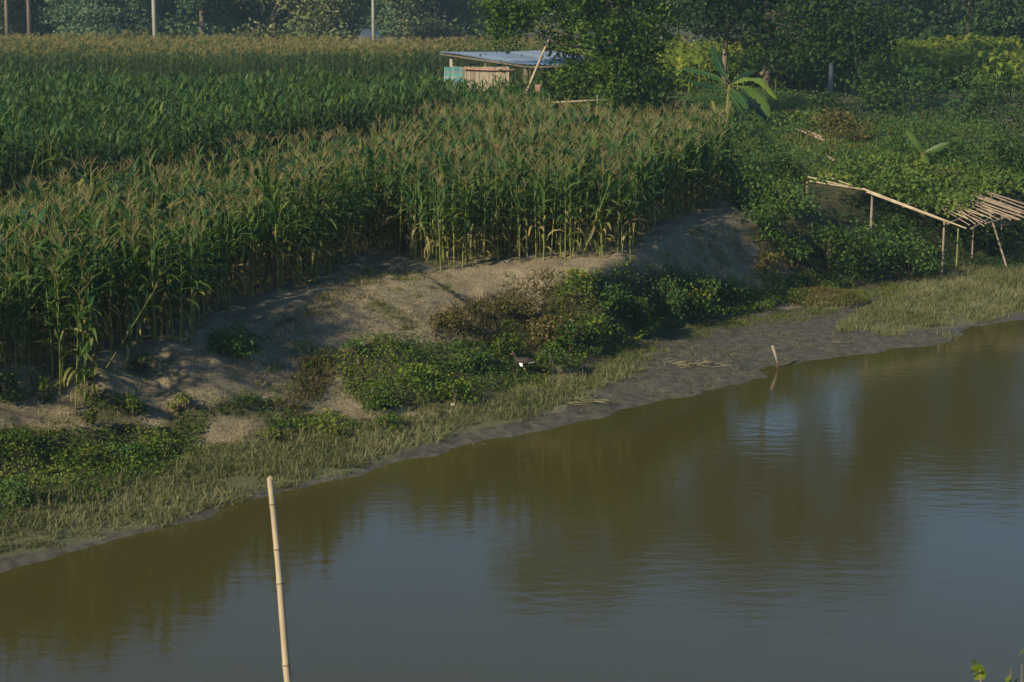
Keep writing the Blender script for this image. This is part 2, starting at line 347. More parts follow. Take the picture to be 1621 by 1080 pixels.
# ------------------------------------------------------------------ river
m, nt, p, out = newmat('river_water'); L = nt.links; P = pos_node(nt)
p.inputs['Base Color'].default_value = (.050, .041, .013, 1); p.inputs['Roughness'].default_value = .06; p.inputs['IOR'].default_value = 1.33
mp = nt.nodes.new('ShaderNodeMapping'); mp.inputs['Scale'].default_value = (.55, 1.25, 1); L.new(P, mp.inputs[0])
w1 = noise(nt, 3.2, 3, .5, mp.outputs[0]); w2 = noise(nt, 13, 3, .6, mp.outputs[0])
pm = noise(nt, .22, 3, .6, P); pr = nt.nodes.new('ShaderNodeMapRange'); L.new(pm.outputs['Fac'], pr.inputs[0]); pr.inputs[1].default_value = .42; pr.inputs[2].default_value = .66; pr.inputs[3].default_value = .25; pr.inputs[4].default_value = 1.25
s1 = nt.nodes.new('ShaderNodeMath'); s1.operation = 'MULTIPLY'; L.new(w2.outputs['Fac'], s1.inputs[0]); L.new(pr.outputs[0], s1.inputs[1])
s2 = nt.nodes.new('ShaderNodeMath'); s2.operation = 'MULTIPLY_ADD'; L.new(s1.outputs[0], s2.inputs[0]); s2.inputs[1].default_value = .33; L.new(w1.outputs['Fac'], s2.inputs[2])
bp = nt.nodes.new('ShaderNodeBump'); bp.inputs['Strength'].default_value = .4; bp.inputs['Distance'].default_value = .0085; L.new(s2.outputs[0], bp.inputs['Height']); L.new(bp.outputs[0], p.inputs['Normal'])
V = [(-600, -600, 0), (600, -600, 0), (600, 600, 0), (-600, 600, 0)]
tb = []
for t in np.linspace(-500, 500, 60): tb.append(t)
V = []; 
for t in tb:
    a = 9*SD+t*TD; b = 40*SD+t*TD; V += [(a[0], a[1], 0), (b[0], b[1], 0)]
Fw = [(2*i, 2*i+2, 2*i+3, 2*i+1) for i in range(len(tb)-1)]
tag(link('river_water', mesh_data('river_water', V, Fw, m, smooth=False)), kind='structure')

# ------------------------------------------------------------------ maize
def corn_variant(seed, hi=True, tassel=True, H=2.15):
    r = np.random.default_rng(seed); st = MB(); lf = MB(); ta = MB(); ea = MB()
    lean = r.normal(0, .03, 2)
    def at(z): return np.array([lean[0]*z*z*.4, lean[1]*z*z*.4, z])
    hs = H*(.86 if tassel else .80)
    zz = np.linspace(-.15, hs, 5); st.tube([at(z) for z in zz], np.linspace(.017, .007, 5), 5 if hi else 3, np.linspace(.5, .1, (5 if hi else 3)*4), caps=False)
    pl = r.uniform(0, math.pi); nl = 12 if hi else 10
    for i in range(nl):
        f = i/(nl-1); z0 = (.14+(.78 if tassel else .80)*f)*hs
        if f < .22 and r.random() < .5: continue
        a = pl+(i % 2)*math.pi+r.normal(0, .35); Ln = (.42+.36*math.sin(math.pi*min(1, f*1.1)))*r.uniform(.8, 1.15); wd = (.029 if tassel else .034)*r.uniform(.85, 1.2)
        el = R(62+16*f)+r.normal(0, .14); n = 5 if hi else 4; d = np.array([math.cos(a), math.sin(a), 0]); sd_ = np.array([-d[1], d[0], 0])
        p0 = at(z0); ps = [p0]; cur = el; sag = R(r.uniform(70, 165))*(1-.5*f)*(1.25 if f < .3 else 1)
        for k in range(n):
            cur -= sag/n; ps.append(ps[-1]+(d*math.cos(cur)+np.array([0, 0, 1])*math.sin(cur))*Ln/n)
        ps = np.array(ps); kk = np.arange(n+1)/n; w = wd*np.sin(np.pi*np.clip(.12+.88*kk, 0, 1))**.6; w[-1] = .004
        tw = r.normal(0, .5)
        side = [sd_*math.cos(tw*k)+np.array([0, 0, 1])*math.sin(tw*k) for k in kk]
        v0 = .30+.2*r.normal() if f > .3 else .80+.2*r.random()
        v0 = v0+.18*f
        if hi:
            up = np.array([0, 0, .012]); Vv = []
            for q in range(n+1): Vv += [ps[q]-side[q]*w[q]+up, ps[q], ps[q]+side[q]*w[q]+up]
            Ff = []
            for q in range(n): Ff += [(3*q, 3*q+1, 3*q+4, 3*q+3), (3*q+1, 3*q+2, 3*q+5, 3*q+4)]
            lf.add(Vv, Ff, np.repeat(np.clip(v0+np.linspace(0, .12, n), 0, 1), 2))
        else:
            Vv = []
            for q in range(n+1): Vv += [ps[q]-side[q]*w[q], ps[q]+side[q]*w[q]]
            lf.add(Vv, [(2*q, 2*q+1, 2*q+3, 2*q+2) for q in range(n)], np.clip(v0, 0, 1))
    if tassel:
        top = at(hs)
        for k in range(7 if hi else 5):
            a = r.uniform(0, 6.28); sp = 0 if k == 0 else r.uniform(.2, .7); Lt = r.uniform(.15, .25)+(.06 if k == 0 else 0)
            d = np.array([math.cos(a)*math.sin(sp), math.sin(a)*math.sin(sp), math.cos(sp)])
            q0 = top+np.array([0, 0, .02*k if k else 0]); q1 = q0+d*Lt*.55; q2 = q0+d*Lt+np.array([d[0], d[1], -.35])*Lt*.25
            s_ = np.cross(d, [d[1]+.01, -d[0], .3]); s_ /= np.linalg.norm(s_)+1e-6; s_ *= .0052
            ta.add([q0-s_*.4, q0+s_*.4, q1+s_, q1-s_, q2+s_*.6, q2-s_*.6], [(0, 1, 2, 3), (3, 2, 4, 5)], r.random())
        if hi:
            a = pl+r.normal(0, .4); z0 = hs*.47; d = np.array([math.cos(a)*.35, math.sin(a)*.35, .93])
            q = at(z0)+np.array([d[0], d[1], 0])*.04; ea.tube([q, q+d*.07, q+d*.15, q+d*.21], [.012, .026, .022, .006], 6, [.2]*12+[.9]*6, caps=False)
    return [b.arr() if b.n else None for b in (st, lf, ta, ea)]
heroes = [corn_variant(s) for s in range(1, 8)]
lowA = [corn_variant(s, False) for s in range(20, 27)]
lowB = [corn_variant(s, False, False, 2.5) for s in range(30, 37)]
lowC = [corn_variant(s, False, True, 2.35) for s in range(40, 45)]
for q in lowC:
    V_, F_, v_ = q[2]; c_ = V_.reshape(-1, 6, 3).mean(1).repeat(6, 0); q[2] = (c_+(V_-c_)*np.array([1.9, 1.9, 1.1]), F_, v_)
def grid_pts(poly_world, ds, dt, jit=.3):
    pw = np.array(poly_world); t, s = ts(pw[:, 0], pw[:, 1])
    T_, S_ = np.meshgrid(np.arange(t.min(), t.max(), dt), np.arange(s.min(), s.max(), ds))
    T_ = T_+rng.normal(0, dt*jit, T_.shape); S_ = S_+rng.normal(0, ds*jit*.5, S_.shape)
    x = T_*TD[0]+S_*SD[0]; y = T_*TD[1]+S_*SD[1]
    # (TD, SD) is close to orthonormal
    k = inpoly(x.ravel(), y.ravel(), [tuple(a) for a in pw[:, :2]])
    return x.ravel()[k], y.ravel()[k]
def wpoly(px, z): return unproj([a[0] for a in px], [a[1] for a in px], z=z)
A_px = [(-260, 615), (0, 568), (150, 569), (190, 538), (259, 537), (305, 527), (350, 486), (400, 474), (509, 456), (551, 428), (590, 408), (648, 416), (693, 436), (730, 431), (781, 420), (844, 421), (926, 421), (1000, 416),
        (1045, 378), (1148, 346), (1165, 322), (1110, 300), (1000, 300), (900, 288), (780, 288), (700, 305), (600, 338), (450, 368), (200, 412), (0, 438), (-260, 480)]
fx_ = [a[0] for a in A_px[:20]]; fv_ = [a[1] for a in A_px[:20]]
x, y = grid_pts(wpoly(A_px, 2.05), .38, .215); z = height(x, y)
# a few thin spots
k = fbm(x*.35, y*.35, 2) > -.30; x, y, z = x[k], y[k], z[k]
u, v = proj(np.stack([x, y, z], -1)); score = np.interp(u, fx_, fv_)-v+np.where((u < 5) | (u > 1200), 500, 0)+rng.normal(0, 3, len(u))
order = np.argsort(score); hero = order[:300]; rest = order[300:]
hero_me = []
for i, (st, lf, ta, ea) in enumerate(heroes):
    hero_me.append([mesh_data('stalk', *st[:2], M_stalk, st[2]), mesh_data('foliage', *lf[:2], M_corn, lf[2]), mesh_data('tassel', *ta[:2], M_tassel, ta[2]), mesh_data('ear', *ea[:2], M_ear, ea[2])])
def zone(u):
    if u < 200: return 'tall tasselled maize plant on the front edge, in the dark left corner of the field'
    if u < 560: return 'tall tasselled maize plant on the front edge, above the sandy slope left of the notch'
    if u < 860: return 'tasselled maize plant with yellowing lower stalk on the front edge, above the warm sunlit sand'
    return 'tasselled maize plant on the front edge, above the bushy bank towards the sand mound'
for q, i in enumerate(hero):
    r0 = empty('maize_plant', (x[i], y[i], z[i]), rng.uniform(0, 6.28)); s_ = rng.uniform(.88, 1.2)*(1+.35*float(fbm(x[i]*.45, y[i]*.45, 2))); r0.scale = (s_, s_, s_*rng.uniform(.9, 1.1))
    wl = 4 if rng.random() < .07 else 1; r0.rotation_euler[0] = rng.normal(0, .045)*wl; r0.rotation_euler[1] = rng.normal(0, .045)*wl
    tag(r0, zone(u[i]), 'maize plant', 'maize plants along the front edge of the field')
    for nm, me in zip(('stalk', 'foliage', 'tassel', 'ear'), hero_me[q % 7]):
        o = bpy.data.objects.new(nm, me); o.parent = r0; COL.objects.link(o)
def scatter(name, variants, xs, ys, zs, mats, smin=.86, smax=1.14, tilt=.05, vshift=.12, patch=.35):
    Vs = []; Fs = []; vs = []; ms = []; n = 0; pick = rng.integers(0, len(variants), len(xs))
    for vi, parts in enumerate(variants):
        sel = np.where(pick == vi)[0]
        if not len(sel): continue
        a = rng.uniform(0, 6.28, len(sel)); sc = rng.uniform(smin, smax, len(sel))*(1+patch*fbm(xs[sel]*.45, ys[sel]*.45, 2)); wl = np.where(rng.random(len(sel)) < .07, 4.5, 1); tx = rng.normal(0, tilt, len(sel))*wl; ty = rng.normal(0, tilt, len(sel))*wl; sh = rng.normal(0, vshift, len(sel))
        c, s_ = np.cos(a), np.sin(a)
        for mi, pt in enumerate(parts):
            if pt is None: continue
            V, Fq, vv = pt
            X = c[:, None]*V[None, :, 0]-s_[:, None]*V[None, :, 1]+tx[:, None]*V[None, :, 2]; Y = s_[:, None]*V[None, :, 0]+c[:, None]*V[None, :, 1]+ty[:, None]*V[None, :, 2]
            Z = np.broadcast_to(V[None, :, 2], X.shape)
            W = np.stack([X*sc[:, None]+xs[sel][:, None], Y*sc[:, None]+ys[sel][:, None], Z*sc[:, None]+zs[sel][:, None]], -1)
            Vs.append(W.reshape(-1, 3)); Fs.append((Fq[None]+(np.arange(len(sel))*len(V))[:, None, None]).reshape(-1, 4)+n); n += W.shape[0]*W.shape[1]
            vs.append(np.clip(vv[None]+sh[:, None], 0, 1).ravel()); ms.append(np.full(len(sel)*len(Fq), mi))
    return link(name, mesh_data(name, np.concatenate(Vs), np.concatenate(Fs), mats, np.concatenate(vs), np.concatenate(ms)))
o = scatter('maize_field', lowA, x[rest], y[rest], z[rest], [M_stalk, M_corn, M_tassel, M_ear], .86, 1.24, .07, .15)
tag(o, 'dense brown-tasselled maize filling the near field behind its front plants', 'maize field', kind='stuff')
B_px = [(-320, 375), (0, 345), (250, 318), (450, 288), (640, 256), (725, 222), (752, 200), (735, 190), (600, 192), (-320, 205)]
x, y = grid_pts(wpoly(B_px, 2.2), .45, .24); x2, y2 = grid_pts(wpoly([(715, 262), (870, 250), (865, 200), (745, 198)], 2.2), .55, .33); x = np.append(x, x2); y = np.append(y, y2); z = height(x, y)
o = scatter('young_maize_field', lowB, x, y, z, [M_stalk, M_cornB], .84, 1.1, .07, .16)
tag(o, 'deep green leafy maize without tassels, in the middle field behind the dark furrow', 'maize field', kind='stuff')
C_px = [(-420, 144), (640, 144), (715, 130), (880, 128), (880, 112), (-420, 112)]
x, y = grid_pts(wpoly(C_px, 2.3), .6, .33); z = height(x, y)
o = scatter('far_maize_field', lowC, x, y, z, [M_stalk, M_corn, leaf_mat('pale_tassel', [(.20, .16, .06), (.30, .23, .10), (.38, .29, .14)], .3, .7, .1), M_ear], .9, 1.15)
tag(o, 'far strip of tan-tasselled maize below the tree line', 'maize field', kind='stuff')
print('corn', len(rest))

# ------------------------------------------------------------------ scattered ground cover
def world_scatter(polys, per_m2, bounds=None, jitter=None):
    """random points of the terrain inside the outlines, even over the ground"""
    X = []; Y = []; Z = []; under = polys is TERR
    for pl in polys:
        pw = np.array([ground(a, b)[:2] for a, b in pl]); lo = pw.min(0)-1; hi = pw.max(0)+1
        n = int((hi-lo).prod()*per_m2); x = rng.uniform(lo[0], hi[0], n); y = rng.uniform(lo[1], hi[1], n); z = height(x, y)
        u, v = proj(np.stack([x, y, z], -1)); e = 14
        k = inpoly(u+e*fbm(x*1.3, y*1.3, 2)*4, v+e*fbm(x*1.3+40, y*1.3, 2)*2.5, pl); X.append(x[k]); Y.append(y[k]); Z.append(z[k])
    X, Y, Z = np.concatenate(X), np.concatenate(Y), np.concatenate(Z)
    if under:      # bare shaded ground under the trellis roof
        k = ~((X > 8.2) & (X < 18) & (Y > 50) & (Y < 58.5)); X, Y, Z = X[k], Y[k], Z[k]
    return X, Y, Z
def blades(x, y, z, h, w, var=.5, spread=.5):
    n = len(x); h = h*rng.uniform(.5, 1.4, n); a = rng.uniform(0, 6.28, n); b = rng.uniform(0, 6.28, n); l = rng.uniform(0, spread*1.6, n)
    d = np.stack([np.cos(a)*l, np.sin(a)*l, np.ones(n)], -1); d /= np.linalg.norm(d, axis=1)[:, None]
    s_ = np.stack([np.cos(b), np.sin(b), np.zeros(n)], -1)*w; p0 = np.stack([x, y, z-.01], -1); p1 = p0+d*(h*.55)[:, None]; d2 = d.copy(); d2[:, 2] -= .5; p2 = p1+d2*(h*.5)[:, None]
    V = np.stack([p0-s_, p0+s_, p1+s_*.9, p1-s_*.9, p2+s_*.15, p2-s_*.15], 1).reshape(-1, 3); i = np.arange(n)*6
    F = np.stack([np.stack([i, i+1, i+2, i+3], -1), np.stack([i+3, i+2, i+4, i+5], -1)], 1).reshape(-1, 4)
    return V, F, np.repeat(np.clip(var+rng.normal(0, .2, n), 0, 1), 2)
def tufts(polys, per_m2, nb, h, w, rad=.05, thr=-.1, sc=1.1, flat=.9):
    x, y, z = clumpy(*world_scatter(polys, per_m2), sc, thr)
    th = np.clip(.4+rng.exponential(.55, len(x)), .3, 2.2); vr = np.clip(.5+.9*fbm(x*.8, y*.8, 3)+rng.normal(0, .15, len(x)), 0, 1); k = np.repeat(np.arange(len(x)), nb)
    X = x[k]+rng.normal(0, rad, len(k))*th[k]; Y = y[k]+rng.normal(0, rad, len(k))*th[k]
    return blades(X, Y, z[k], h*th[k], w, vr[k], flat)
def clumpy(x, y, z, sc, thr):
    k = fbm(x*sc, y*sc, 3)+rng.normal(0, .05, len(x)) > thr; return x[k], y[k], z[k]
o = MB().add(*tufts(GRASS+GRASS_R, 130, 14, .12, .0055, .05, -.24)).build('shore_grass', M_grass)
tag(o, 'pale grey-green grass matting the low shore along the water', 'grass', kind='stuff')
o = MB().add(*tufts(LAWN, 70, 14, .085, .0055)).build('bank_grass', M_lawn)
tag(o, 'short fresh green grass at the foot of the bushy bank', 'grass', kind='stuff')
MUDP = [[(940, 590), (1100, 545), (1300, 500), (1420, 490), (1520, 525), (1300, 560), (1200, 598), (1000, 636), (800, 690), (700, 715), (850, 655)]]
o = MB().add(*tufts(MUDP, 60, 10, .05, .005, .06, .03, 2.0)).build('mud_grass', M_grass)
tag(o, 'sparse tufts of pale grass on the grey mud flat', 'grass', kind='stuff')
SANDP = [[(0, 590), (200, 570), (420, 500), (600, 430), (850, 440), (690, 520), (560, 600), (520, 660), (300, 690), (0, 690)], [(1030, 400), (1150, 355), (1230, 380), (1220, 430), (1050, 430)]]
o = MB().add(*tufts(SANDP, 60, 12, .11, .006, .07, .02, 1.5)).build('slope_grass', M_lawn)
tag(o, 'thin straggling grass tufts on the bare sandy slope', 'grass', kind='stuff')
def carpet(polys, per, hmax, size, up=.7, asp=.55, sc=.9):
    x, y, z = world_scatter(polys, per); hh = hmax*np.clip(.45+1.7*fbm(x*sc, y*sc, 3), .06, 1)
    zz = z+hh*rng.uniform(.15, 1, len(x))**.6; return leaves(np.stack([x, y, zz], -1), size, asp, up, .25, .45+.8*fbm(x*.6+9, y*.6, 2), .2)
o = MB().add(*carpet(WEED, 700, .30, .058)).build('weed_cover', M_weed); tag(o, 'low leafy green weeds spreading in patches over the sandy slope', 'weeds', kind='stuff')
o = MB().add(*carpet(BUSHW, 650, .42, .062)).build('bank_weed_cover', M_weed); tag(o, 'thick green weeds below the sand mound and the right end of the maize', 'weeds', kind='stuff')
x, y, z = world_scatter(DRYW, 380)
b = MB().add(*carpet(DRYW, 220, .28, .06)); b.add(*blades(x, y, z, .26, .008, .6, .7))
tag(b.build('dry_weed_cover', M_brush), 'reddish-brown drying weeds and grass beside the sunlit sand', 'weeds', kind='stuff')
o = MB().add(*carpet(TERR, 130, 1.0, .11, sc=.45)).build('terrace_weed_cover', M_weedd); tag(o, 'rank dark green undergrowth on the terrace behind the bamboo trellis', 'undergrowth', kind='stuff')
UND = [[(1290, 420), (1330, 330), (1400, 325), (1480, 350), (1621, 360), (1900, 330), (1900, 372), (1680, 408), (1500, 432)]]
o = MB().add(*carpet(UND, 260, .45, .08, sc=.8)).build('shade_weed_cover', M_dark); tag(o, 'weeds under the bamboo trellis, its shade put into their dark leaf colour', 'weeds', kind='stuff')  # dark leaf colour used here to paint in the hollow's shade
DRYT = [[(1215, 185), (1330, 182), (1430, 215), (1420, 258), (1300, 262), (1240, 235)], [(1200, 395), (1250, 385), (1290, 440), (1230, 450)], [(1560, 262), (1640, 268), (1640, 300), (1580, 290)]]
x, y, z = clumpy(*world_scatter(DRYT, 34), .8, -.02)
o = MB().add(*blades(x, y, z+.25, .5, .010, .45, .9)).build('terrace_dry_grass', M_brush); tag(o, 'brownish dry grass patches among the undergrowth on the terrace', 'grass', kind='stuff')
x, y, z = clumpy(*world_scatter(TERR, 7), .7, .06)
o = MB().add(*blades(x, y, z+.25, .7, .016, .35, .7)).build('terrace_tall_grass', M_lawn); tag(o, 'tall green grass stalks rising out of the terrace undergrowth', 'grass', kind='stuff')
LIT = [[(-60, 590), (200, 575), (340, 500), (420, 480), (560, 425), (640, 425), (860, 430), (700, 500), (600, 560), (560, 660), (300, 690), (0, 690), (-60, 690)], [(1020, 420), (1050, 385), (1150, 352), (1240, 380), (1225, 440), (1050, 425)]]
x, y, z = clumpy(*world_scatter(LIT, 420), .8, -.14); n = len(x); sz = .010+.040*rng.random(n)**4
OC = np.array([(1, 0, 0), (0, 1, 0), (-1, 0, 0), (0, -1, 0), (0, 0, .8), (0, 0, -.8)]); OF = np.array([(4, 0, 1, 1), (4, 1, 2, 2), (4, 2, 3, 3), (4, 3, 0, 0), (5, 1, 0, 0), (5, 2, 1, 1), (5, 3, 2, 2), (5, 0, 3, 3)])
V = OC[None]*sz[:, None, None]*rng.uniform(.6, 1.4, (n, 6, 1)); V = V+np.stack([x, y, z], -1)[:, None]
o = MB().add(V.reshape(-1, 3), (OF[None]+(np.arange(n)*6)[:, None, None]).reshape(-1, 4)).build('earth_clods', rough_mat('clod', [(.11, .085, .06), (.24, .195, .14), (.34, .28, .20)], 3, .95, .4), None, False)
tag(o, 'crumbled dry earth clods strewn over the sandy slope', 'clods', kind='stuff')
x, y, z = clumpy(*world_scatter(LIT, 130), 1.0, -.05)
n = len(x); k = np.repeat(np.arange(n), 3); o = MB().add(*blades(x[k]+rng.normal(0, .05, 3*n), y[k]+rng.normal(0, .05, 3*n), z[k]+.008, .14, .005, .5, 4.0)).build('dry_litter', M_strawleaf); tag(o, 'dry straw and leaf litter lying on the sandy slope', 'litter', kind='stuff')
SHW = [[(728, 196), (1060, 196), (1100, 240), (1000, 262), (740, 250)]]
x, y, z = world_scatter(SHW, 70)
b = MB().add(*blades(x, y, z, 1.1, .014, .4, .4)); b.add(*carpet(SHW, 25, .9, .13))
tag(b.build('dry_field_weeds', M_brush), 'tall straw-coloured weeds between the maize and the shed', 'weeds', kind='stuff')
MIDG = [[(-300, 205), (740, 188), (700, 148), (-300, 146)]]
x, y, z = world_scatter(MIDG, 14)
b = MB().add(*blades(x, y, z, .5, .03, .6, .6)); tag(b.build('field_margin_grass', M_lawn), 'green grass strip between the middle and the far maize', 'grass', kind='stuff')

# ------------------------------------------------------------------ shrubs
def shrub_arr(w, d, h, n, size, var=.45, asp=.55, nc=None, up=.5):
    nc = nc or max(4, int(n/60)); th = rng.uniform(0, 6.28, nc); rr = np.sqrt(rng.uniform(0, 1, nc))*.8; zc = rng.uniform(.12, .8, nc)**.8
    r_ = rr*np.sqrt(np.clip(1.05-zc*zc, .05, 1))
    C = np.stack([np.cos(th)*r_*w/2, np.sin(th)*r_*d/2, zc*h], -1); vc = rng.normal(0, .12, nc)
    k = rng.integers(0, nc, n); g = rng.normal(size=(n, 3))*np.array([w, d, h*.8])*.13
    Pn = C[k]+g; Pn[:, 2] = np.clip(Pn[:, 2], .02, None)
    return leaves(Pn, size, asp, up, .3, var+vc[k]+.15*(Pn[:, 2]/h-.5), .15)
def shrub(u, v, wpx, hpx, mat, label, dens=1.0, size=None, var=.45, cat='shrub', name='shrub', group=None, sink=.05):
    x, y, z = ground(u, v); sc = math.hypot(y, 5)/FPX; w = wpx*sc; h = hpx*sc*1.05
    root = empty(name, (x, y, z-sink), rng.uniform(0, 6.28)); tag(root, label, cat, group)
    size = size or max(.055, .0021*y)
    n = int(np.clip(1.6*w*h*dens/(size*size*.5)*1.6, 200, 7500))
    MB().add(*shrub_arr(w, w*.8, h, n, size, var)).build('foliage', mat, root)
    b = MB()
    for i in range(5):
        a = rng.uniform(0, 6.28); rr = w*.3*rng.uniform(.2, 1); q = np.array([math.cos(a)*rr, math.sin(a)*rr, h*rng.uniform(.5, .8)])
        b.tube([(0, 0, -.1), q*[.4, .4, .5], q], [.012+.006*h, .010, .004], 4)
    b.build('stems', M_bark, root); return root
SHR = [  # u, v of the foot, width, height, material, label
 (40, 712, 110, 45, M_weed, 'dense low green shrub at the left edge, above the pale shore grass'),
 (35, 795, 90, 55, M_weedd, 'dark leafy shrub in the lower left corner beside the pale grass'),
 (120, 745, 110, 45, M_weed, 'green weed clump right of the dark corner shrub, low on the left bank'),
 (200, 738, 90, 40, M_weedd, 'dark green weed clump in the middle of the left bank clumps'),
 (262, 722, 90, 42, M_weed, 'bright green bush at the right end of the left bank clumps'),
 (70, 640, 34, 46, M_weed, 'upright lone weed on the sand under the dark left corner of the maize'),
 (140, 615, 30, 36, M_weed, 'small upright weed on the sand, right of the taller lone weed'),
 (148, 685, 26, 48, M_lawn, 'slim yellow-green upright weed on the sand, above the left bank clumps'),
 (212, 660, 46, 40, M_weed, 'bright leafy weed with round leaves in the middle of the left sand'),
 (285, 650, 44, 30, M_lawn, 'pale straggly weed on the sand, right of the bright round-leaved weed'),
 (12, 635, 50, 48, M_weedd, 'dark weed cut by the left edge, on the sand under the maize'),
 (370, 562, 100, 30, M_weedd, 'dark green grass clump hanging over the sand edge under the maize'),
 (225, 583, 60, 24, M_weedd, 'low dark weed just below the maize on the grey sand'),
 (430, 700, 60, 24, M_lawn, 'small yellow-green clump above the shore, behind the tall bamboo pole'),
 (520, 690, 60, 26, M_lawn, 'yellow-green clump above the shore, right of the bamboo pole tip'),
 (612, 682, 56, 30, M_weed, 'low green clump above the shore, left of the white litter specks'),
 (600, 650, 80, 52, M_weed, 'rounded green bush at the left end of the middle bank growth'),
 (665, 612, 90, 50, M_weed, 'leafy green bush in the middle bank growth, above the small bare patch'),
 (720, 640, 84, 46, M_weed, 'green bush at the lower rim of the middle bank growth'),
 (740, 590, 90, 48, M_weedd, 'darker green bush left of the dark bird'),
 (795, 565, 80, 44, M_weed, 'light green bush directly behind the dark bird'),
 (872, 592, 62, 62, M_weed, 'broad-leaved green bush just right of the dark bird'),
 (905, 560, 80, 60, M_weedd, 'dark green bush casting shade right of the bird'),
 (560, 565, 60, 28, M_weedd, 'dark low weed on the sand at the upper left of the middle growth'),
 (720, 530, 90, 42, M_brush, 'brownish bush where the warm sand meets the growth'),
 (800, 510, 100, 46, M_brush, 'rusty brown bush above the bird, upper left of its twin'),
 (860, 540, 90, 46, M_brush, 'rusty brown bush above the bird, lower right of its twin'),
 (900, 470, 90, 44, M_weed, 'yellow-green bush just below the maize, left end of the upper bank row'),
 (965, 500, 90, 60, M_weedd, 'dark green bush in the upper bank row, above the dry branch pile'),
 (1010, 525, 90, 60, M_weed, 'green bush overhanging the short grass in the upper bank row'),
 (1055, 500, 90, 66, M_weedd, 'dark mixed bush below the sand mound'),
 (1110, 498, 90, 58, M_weed, 'reddish green bush below the sand mound, right of the dark mixed one'),
 (1165, 488, 80, 44, M_weedd, 'small dark bush at the right end of the upper bank row'),
 (940, 545, 80, 50, M_weed, 'round green bush halfway between the bird and the mud flat'),
 (1205, 430, 70, 36, M_brush, 'dry bush on the right shoulder of the sand mound'),
 (1250, 415, 80, 60, M_weedd, 'bush right of the sand mound, left of the trellis shrubs'),
 (1305, 428, 110, 78, M_weedd, 'big green shrub at the left foot of the trellis'),
 (1370, 440, 120, 84, M_weedd, 'big glossy green shrub in the middle under the trellis'),
 (1440, 440, 110, 74, M_weedd, 'big green shrub under the trellis, left of its tallest front post'),
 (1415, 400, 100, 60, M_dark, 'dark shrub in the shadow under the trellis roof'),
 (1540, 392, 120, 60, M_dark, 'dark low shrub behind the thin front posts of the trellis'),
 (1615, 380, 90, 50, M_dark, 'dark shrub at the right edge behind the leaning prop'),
 (1200, 380, 90, 60, M_weedd, 'blue-green shrub right of the last maize plants, beside the mound'),
 (1190, 330, 100, 70, M_weedd, 'green bush against the right end of the maize'),
 (1250, 340, 110, 60, M_weedd, 'soft green bush left of the trellis corner post'),
 (1230, 285, 100, 50, M_weedd, 'bush on the terrace, left of the fallen bamboo'),
 (1080, 240, 110, 55, M_weedd, 'grey-green bush between the maize and the vine-covered tree'),
 (1146, 214, 120, 44, M_weedd, 'leafy bush hiding the foot of the big banana plant'),
 (1060, 200, 90, 50, M_weedd, 'low bush at the right foot of the vine-covered tree'),
 (1180, 240, 110, 50, M_dark, 'dark bush under the big banana plant'),
 (1260, 220, 100, 46, M_weedd, 'pale green bush right of the big banana plant'),
 (1330, 235, 110, 60, M_brush, 'brown-green bush on the open patch of the terrace'),
 (1310, 200, 90, 60, M_dark, 'dark bush below the grey post'),
 (1390, 215, 120, 90, M_dark, 'tall dark bush left of the yellow crop field'),
 (1390, 160, 110, 70, M_dark, 'dark bush under the drooping branches of the wide tree'),
 (1460, 200, 130, 100, M_dark, 'tall dark green bush in front of the yellow crop field'),
 (1540, 210, 130, 105, M_dark, 'dark green bush near the right edge in front of the yellow crop'),
 (1610, 225, 120, 110, M_dark, 'dark bush at the right edge below the yellow crop'),
 (1500, 275, 120, 60, M_dark, 'low dark bush right of the young banana plant'),
 (1590, 300, 130, 90, M_dark, 'dark bush right of the vine-covered trellis roof'),
 (1420, 262, 100, 46, M_weedd, 'bush left of the young banana plant'),
]
for s_ in SHR: shrub(s_[0], s_[1], s_[2], s_[3], s_[4], s_[5], dens=.9, var=.5)

# ------------------------------------------------------------------ trees
def crown_arr(lobes, size, per, spread, up=.5, asp=.55, var=.4):
    Cs = []; va = []
    for (cx, cy, cz, rx, ry, rz, nc) in lobes:
        d = rand_unit(nc); rr = rng.uniform(.35, 1, nc)**.5
        C = np.array([cx, cy, cz])+d*rr[:, None]*np.array([rx, ry, rz]); Cs.append(C); va.append(rng.normal(0, .10, nc)+.12*d[:, 2])
    C = np.concatenate(Cs); va = np.concatenate(va); n = len(C)*per; k = np.repeat(np.arange(len(C)), per)
    s3 = spread*rng.uniform(.6, 1.3, len(C)); Pn = C[k]+rng.normal(size=(n, 3))*np.array([1, 1, .62])*s3[k][:, None]
    return C, leaves(Pn, size, asp, up, .35, var+va[k], .14)
def tree(name, label, base, trunk, lobes, size, per, spread, mat, r0=.25, group=None, var=.4, nb=14, barkm=None, cat='tree'):
    root = empty(name, base); tag(root, label, cat, group)
    C, arr = crown_arr(lobes, size, per, spread, var=var)
    MB().add(*arr).build('crown', mat, root)
    b = MB(); T = np.array(trunk, float); m_ = len(T); b.tube(T, np.linspace(r0, r0*.35, m_), 9)
    zt = T[:, 2]
    for i in rng.choice(len(C), min(nb, len(C)), replace=False):
        c = C[i]; z0 = np.clip(c[2]-rng.uniform(1, 3.5), zt[0]+.25*(zt[-1]-zt[0]), zt[-1]); q = np.array([np.interp(z0, zt, T[:, j]) for j in range(3)])
        mid = (q+c)/2+np.array([0, 0, -.25])+rng.normal(0, .2, 3); b.tube([q, mid, c], [r0*.32, r0*.2, r0*.06], 5)
    b.build('trunk', barkm or M_bark, root); return root

def W(u, v, y): return unproj(u, v, y=y)
